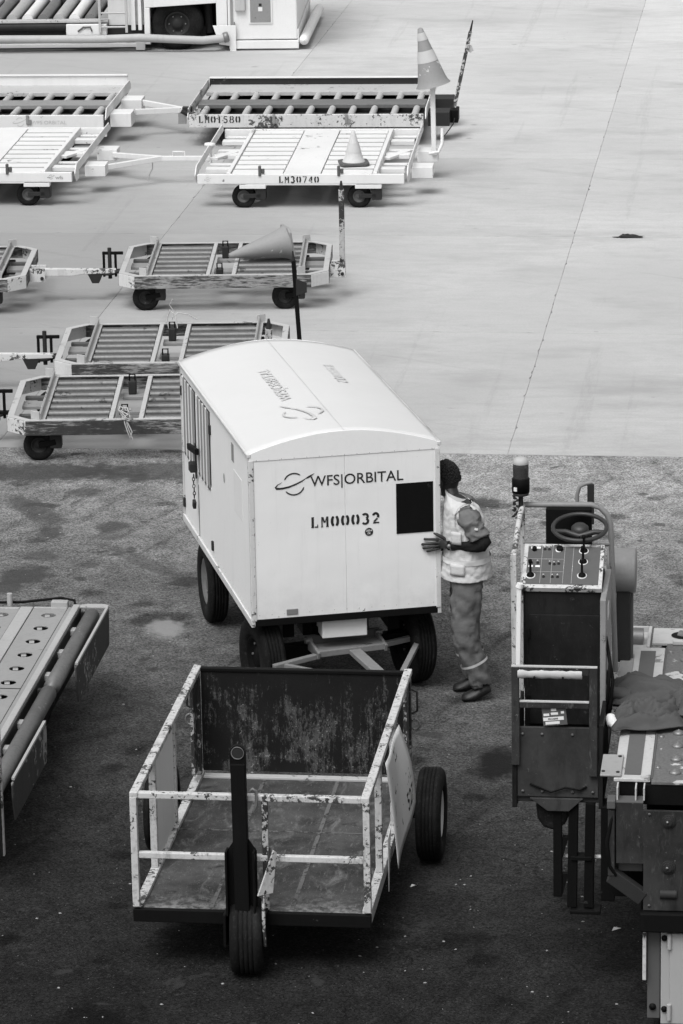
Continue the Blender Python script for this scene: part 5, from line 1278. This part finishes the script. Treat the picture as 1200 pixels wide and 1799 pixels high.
body = to_mb(skin([J[k] for k in names], [(ix[a], ix[b]) for a, b in ed], [rad[k] for k in names]))
# head: shaped ellipsoid with brow, nose, jaw and ears, turned to the trailer side
hc = w(.735, 26.215, 1.525); hf = Vector((-.80, .60, -.12)).normalized(); hl = Vector((0, 0, 1)).cross(hf).normalized(); hu = hf.cross(hl).normalized()
rings = []; nA, nB = 28, 20
for b in range(nB+1):
    ph = -math.pi/2+math.pi*b/nB; rg_ = []
    for a in range(nA):
        th = 2*math.pi*a/nA; u_, v_, t_ = math.cos(ph)*math.cos(th), math.cos(ph)*math.sin(th), math.sin(ph)
        fx, lx, ux = u_*.098, v_*.076, t_*.118
        if t_ < 0: lx *= 1+.22*t_; fx = fx*(1+.12*t_)+.014*(-t_)
        if u_ > .8 and -.35 < t_ < .12: fx += .022*max(0, 1-abs(v_)*5)*max(0, 1-abs(t_+.12)*4)       # nose
        if u_ > .6 and .05 < t_ < .3: fx -= .008*max(0, 1-abs(abs(v_)-.35)*6)                          # eye sockets
        if u_ > .7 and -.62 < t_ < -.42: fx += .006*max(0, 1-abs(v_)*3)                                # lips
        rg_.append(hc+hf*fx+hl*lx+hu*ux)
    rings.append(rg_)
body.rings(rings, True, False)
body.tube(J['nk']-Vector((.0, .0, .03)), hc+Vector((.02, -.015, -.05)), .057, .054, n=20, caps=False)
for sg in (-1, 1):
    ec = hc+hl*sg*.078-hf*.008+hu*(-.005)
    body.rings([[ec+hf*(.020*q*math.cos(a))+hu*(.032*q*math.sin(a))+hl*sg*h_ for a in [i*math.pi/7 for i in range(14)]] for q, h_ in ((.75, -.006), (1, .004), (.95, .012), (.5, .009))], True)
# left hand flat on the front of the trailer: palm and five separate fingers
def bx(a, b, z):
    c_, s_ = math.cos(.2022), math.sin(.2022); return w(-.6276+a*c_-b*s_, 25.76+a*s_+b*c_, z)
wr = J['lw']; pc_ = bx(1.352, -.035, 1.128)
kn = [bx(1.318, -.026, 1.158), bx(1.308, -.030, 1.137), bx(1.312, -.028, 1.114), bx(1.322, -.024, 1.094)]
pal = skin([wr, (wr+pc_)/2, pc_]+kn, [(0,1),(1,2),(2,3),(2,4),(2,5),(2,6)], [.028,(.026,.03),(.020,.036)]+[.013]*4, 2)
to_mb(pal, body)
tips = [(1.218, -.010, 1.166), (1.200, -.010, 1.128), (1.208, -.010, 1.100), (1.236, -.010, 1.074)]
for kp, tp, q in zip(kn, tips, (.0100, .0102, .0098, .0088)):
    t = bx(*tp); m1 = kp.lerp(t, .40)+Vector((0, -.010, .003)); m2 = kp.lerp(t, .72)+Vector((0, -.005, .001))
    body.path([pc_.lerp(kp, .7), kp, m1, m2, t.lerp(m2, .1), t], [q*1.15, q*1.12, q, q*.92, q*.85, q*.45], 10)
th0 = pc_+Vector((.03, -.004, .018)); body.path([th0, bx(1.345, -.040, 1.176), bx(1.310, -.028, 1.196), bx(1.288, -.016, 1.205)], [.013, .0125, .011, .006], 10)
# right hand, relaxed
rwv = J['rh']
for k in range(4):
    s0 = rwv+Vector((-.01, -.02+.014*k, -.01)); body.path([rwv, s0, s0+Vector((-.045, 0, -.012)), s0+Vector((-.075, 0, -.030))], [.012, .010, .009, .006], 8)
body.path([rwv+Vector((.02, -.02, 0)), rwv+Vector((-.01, -.045, .01)), rwv+Vector((-.04, -.05, 0))], [.012, .011, .007], 8)
body.build('body', M_skin, pe)
# hair: short curls
hm = MB(); rnd = random.Random(21)
cap = []
for b in range(13):
    ph = -.12+(math.pi/2+.12)*b/12; rg_ = []
    for a in range(28):
        th = 2*math.pi*a/28; u_, v_, t_ = math.cos(ph)*math.cos(th), math.cos(ph)*math.sin(th), math.sin(ph)
        low = max(0, u_)*.55
        rg_.append(hc+hf*(u_*.099-.008)+hl*v_*.078+hu*(t_*.126+.008+(low*.06 if t_ < .4 else 0)))
    cap.append(rg_)
hm.rings(cap, True, False)
for k in range(900):
    a = rnd.uniform(0, 6.283); t_ = rnd.uniform(-.12, 1); cph = math.sqrt(max(0, 1-t_*t_)); u_, v_ = cph*math.cos(a), cph*math.sin(a)
    if u_ > .45 and t_ < .45: continue
    p = hc+hf*(u_*.101-.008)+hl*v_*.080+hu*(t_*.130+.010); q = rnd.uniform(.006, .013)*(.65+.6*max(0, t_))
    vs = [p+Vector((q, 0, 0)), p+Vector((0, q, 0)), p-Vector((q, 0, 0)), p-Vector((0, q, 0)), p+Vector((0, 0, q)), p-Vector((0, 0, q))]
    hm.add(vs, [(0,1,4),(1,2,4),(2,3,4),(3,0,4),(1,0,5),(2,1,5),(3,2,5),(0,3,5)], True)
hm.build('hair', M_hair, pe)
ear = hc+hl*.082+hu*-.01
MB().path([ear, ear+Vector((.004, -.012, -.03)), ear+Vector((.006, -.012, -.07)), ear+Vector((-.01, -.02, -.12)), ear+Vector((-.02, -.02, -.17))], .0025, 5).build('earphone_wire', M_paper, pe)
# trousers
tv = [w(.862,26.055,1.04), w(.862,26.05,.90), w(.865,25.958,.82), w(.858,25.94,.66), w(.842,25.935,.50), w(.905,25.935,.28), w(.955,25.94,.135), w(.958,25.94,.085),
      w(.865,26.142,.82), w(.862,26.15,.66), w(.858,26.155,.50), w(.885,26.16,.27), w(.905,26.165,.14), w(.905,26.165,.09)]
te = [(0,1),(1,2),(2,3),(3,4),(4,5),(5,6),(6,7),(1,8),(8,9),(9,10),(10,11),(11,12),(12,13)]
tm = skin(tv, te, [(.115,.12),(.130,.135),(.122,.115),(.120,.108),(.106,.10),(.096,.092),(.088,.086),(.080,.080),(.128,.118),(.120,.108),(.106,.10),(.096,.092),(.088,.086),(.080,.080)], 3)
for v in tm.vertices:                                   # shear so folds run diagonally round the leg
    v.co.z += v.co.x*.9
wrinkle(tm, .012, 9, (1.6, 1.6, .9)); wrinkle(tm, .009, 17, (1.2, 1.2, 1.1))
crease(tm, .016, 6, (1.3, 1.0, 1.0)); 
for v in tm.vertices: v.co.z -= v.co.x*.9
wrinkle(tm, .004, 40, (1, 1, 1))
link('trousers', tm, M_trous, pe)
for (a, b, q) in ((w(.905,25.935,.292), w(.912,25.935,.275), .101), (w(.884,26.16,.30), w(.887,26.16,.283), .100)):
    MB().tube(a, b, q, q*.98, n=20, caps=False).build('reflective_band', M_vest, pe)
# shoes
def shoe(heel, toe, z0, lift):
    rr_ = []; d_ = (toe-heel); L_ = d_.length; d_.normalize(); sd = Vector((-d_.y, d_.x, 0)).normalized()
    for t, hw, hh in ((0,.030,.05),(.06,.038,.075),(.2,.042,.098),(.38,.042,.10),(.55,.046,.075),(.75,.050,.058),(.9,.044,.048),(.98,.028,.035),(1,.012,.022)):
        c = heel+d_*L_*t; zb = z0+lift*max(0, .55-t)**1.2
        hw *= 1.25; hh *= 1.1
        rr_.append([c+sd*hw*math.cos(a)*(1 if math.sin(a) < .3 else .8)+Vector((0, 0, zb+max(-.0, hh*(.5+.5*math.sin(a))))) for a in [i*math.pi/8 for i in range(16)]])
    return MB().rings(rr_)
shoe(w(1.02,25.955,0), w(.735+.085,25.925,0), .004, .10).build('shoe', M_shoe, pe)
shoe(w(.975,26.17,0), w(.765,26.15,0), .004, .03).build('shoe', M_shoe, pe)
# vest: lofted round the torso
def ell(c, ax, ay, n=40, tilt=0, yaw=0):
    return [c+Vector((math.cos(a)*ax*math.cos(yaw)-math.sin(a)*ay*math.sin(yaw), math.cos(a)*ax*math.sin(yaw)+math.sin(a)*ay*math.cos(yaw), math.cos(a)*tilt)) for a in [2*math.pi*i/n for i in range(n)]]
prof = [(.862,26.06,.880,.172,.200,0), (.863,26.06,.93,.168,.196,0), (.864,26.06,1.00,.160,.188,0), (.864,26.065,1.08,.150,.180,0), (.864,26.07,1.15,.152,.186,-.01),
        (.860,26.08,1.22,.150,.192,-.015), (.853,26.09,1.29,.142,.190,-.02), (.846,26.095,1.34,.130,.198,-.025), (.836,26.105,1.392,.108,.168,-.03), (.822,26.115,1.43,.080,.100,-.035)]
def dense(pr, k=6):
    out = []
    for i in range(len(pr)-1):
        p0, p1, p2, p3 = pr[max(i-1, 0)], pr[i], pr[i+1], pr[min(i+2, len(pr)-1)]
        for q in range(k):
            t = q/k; out.append(tuple(.5*((2*b_)+(-a_+c_)*t+(2*a_-5*b_+4*c_-d_)*t*t+(-a_+3*b_-3*c_+d_)*t**3) for a_, b_, c_, d_ in zip(p0, p1, p2, p3)))
    return out+[pr[-1]]
prof = [(a, b, c, d_+.010, e+.010, f) for a, b, c, d_, e, f in dense(prof)]
vm = MB().rings([ell(w(a, b, c), ax, ay, 110, t) for a, b, c, ax, ay, t in prof], True, False).mesh('vest')
wrinkle(vm, .008, 6, (1.2, 1.2, .8)); wrinkle(vm, .0045, 15, (.7, .7, 2.0)); wrinkle(vm, .004, 40, (1, 1, 1))
crease(vm, .006, 5, (1.2, 1.2, 1.1))
vo = link('vest', vm, M_vest, pe); q = vo.modifiers.new('solidify', 'SOLIDIFY'); q.thickness = .006; q.offset = -1
q = vo.modifiers.new('sub', 'SUBSURF'); q.levels = 1; q.render_levels = 1
bm_ = MB().rings([ell(w(.864, 26.062, z), .173, .201, 110) for z in (1.000, 1.010, 1.02, 1.03, 1.04)], True, False).mesh('band'); wrinkle(bm_, .008, 6, (1.2, 1.2, .8)); wrinkle(bm_, .0045, 15, (.7, .7, 2.0))
link('reflective_band', bm_, M_band, pe)
for (xx, zz, sw_, sh_) in ((.795, 1.20, .07, .09), (.80, .97, .10, .08)):
    pk = MB(); a0 = math.acos(max(-1, min(1, (xx-.862)/.165))); 
    vs = []
    for kz in range(5):
        for ka in range(7):
            a = -(a0+(ka/6-.5)*sw_/.17); vs.append(w(.862+.176*math.cos(a), 26.065+.205*math.sin(a), zz+(kz/4-.5)*sh_))
    pk.add(vs, [(q*7+i, q*7+i+1, (q+1)*7+i+1, (q+1)*7+i) for q in range(4) for i in range(6)], True)
    po = pk.build('vest_pocket', M_vest, pe); po.modifiers.new('s', 'SOLIDIFY').thickness = .008
MB().add([w(1.015,26.0,1.06), w(1.05,26.02,.93), w(1.035,26.05,.925), w(1.01,26.05,1.06)], [(0,1,2,3)]).build('vest_flap', M_vest, pe).modifiers.new('s', 'SOLIDIFY').thickness = .004
cl = MB().rings([ell(w(.808, 26.125, 1.41), .074, .078, 28, -.03), ell(w(.798, 26.135, 1.445), .068, .070, 28, -.03), ell(w(.797, 26.136, 1.447), .073, .075, 28, -.03), ell(w(.806, 26.127, 1.42), .082, .086, 28, -.03)], True, False).build('collar', M_shirtwhite, pe)
# sleeve, dark undersleeve, watch
def sleeve(pts, rs, nm, mat, amp, n=40):
    P = [Vector(p) for p in pts]; Q = []; RS = []
    for i in range(len(P)-1):
        for k in range(9): t = k/9; Q.append(P[i].lerp(P[i+1], t)); RS.append(rs[i]+(rs[i+1]-rs[i])*t)
    Q.append(P[-1]); RS.append(rs[-1])
    me = MB().path(Q, RS, n).mesh(nm); wrinkle(me, amp, 13, (1, 1, 1.4)); wrinkle(me, amp*.4, 30, (1, 1, 1.6)); crease(me, amp*.5, 8, (1, 1, 1.5)); return link(nm, me, mat, pe)
ls, le, lw = J['ls'], J['le'], J['lw']
sleeve([ls+Vector((-.03, .05, .015)), ls+Vector((.005, -.005, -.01)), ls.lerp(le, .45), ls.lerp(le, .80)], [.070, .086, .083, .078], 'shirt_sleeve', M_shirt, .018)
MB().rings([[ls+Vector((0.0, .03, -.015))+Vector((math.cos(a)*.098, -.012*math.cos(a)*0-.02, math.sin(a)*.118)) +Vector((0, dy, 0)) for a in [i*2*math.pi/28 for i in range(28)]] for dy in (-.03, -.045, -.03)], True, False).build('armhole_piping', M_vest, pe)
sleeve([ls.lerp(le, .62), le+Vector((.012, -.004, .005)), le.lerp(lw, .12)+Vector((0, 0, -.006)), le.lerp(lw, .45), lw.lerp(le, .06)], [.060, .056, .053, .046, .034], 'under_sleeve', M_under, .007)
sleeve([J['rs']+Vector((-.02, -.05, 0)), J['rs'], J['rs'].lerp(J['re'], .7)], [.075, .085, .078], 'shirt_sleeve', M_shirt, .008)
sleeve([J['rs'].lerp(J['re'], .6), J['re'], J['rw']], [.058, .052, .036], 'under_sleeve', M_under, .005)
MB().lathe([(.031, -.010), (.033, -.008), (.033, .008), (.031, .010)], lw+Vector((-.004, 0, 0)), (lw-le).normalized(), 22).build('watch_strap', M_black, pe)
MB().lathe([(.001, 0), (.016, 0), (.016, .006), (.001, .008)], lw+Vector((-.004, -.031, .004)), (0, -1, .1), 18).build('watch_face', M_steel, pe)
MB().obox(ls.lerp(le, .42)+Vector((.012, -.086, .02)), (.022, .004, .014), (0, .3, 0)).build('sleeve_logo', M_paper, pe)
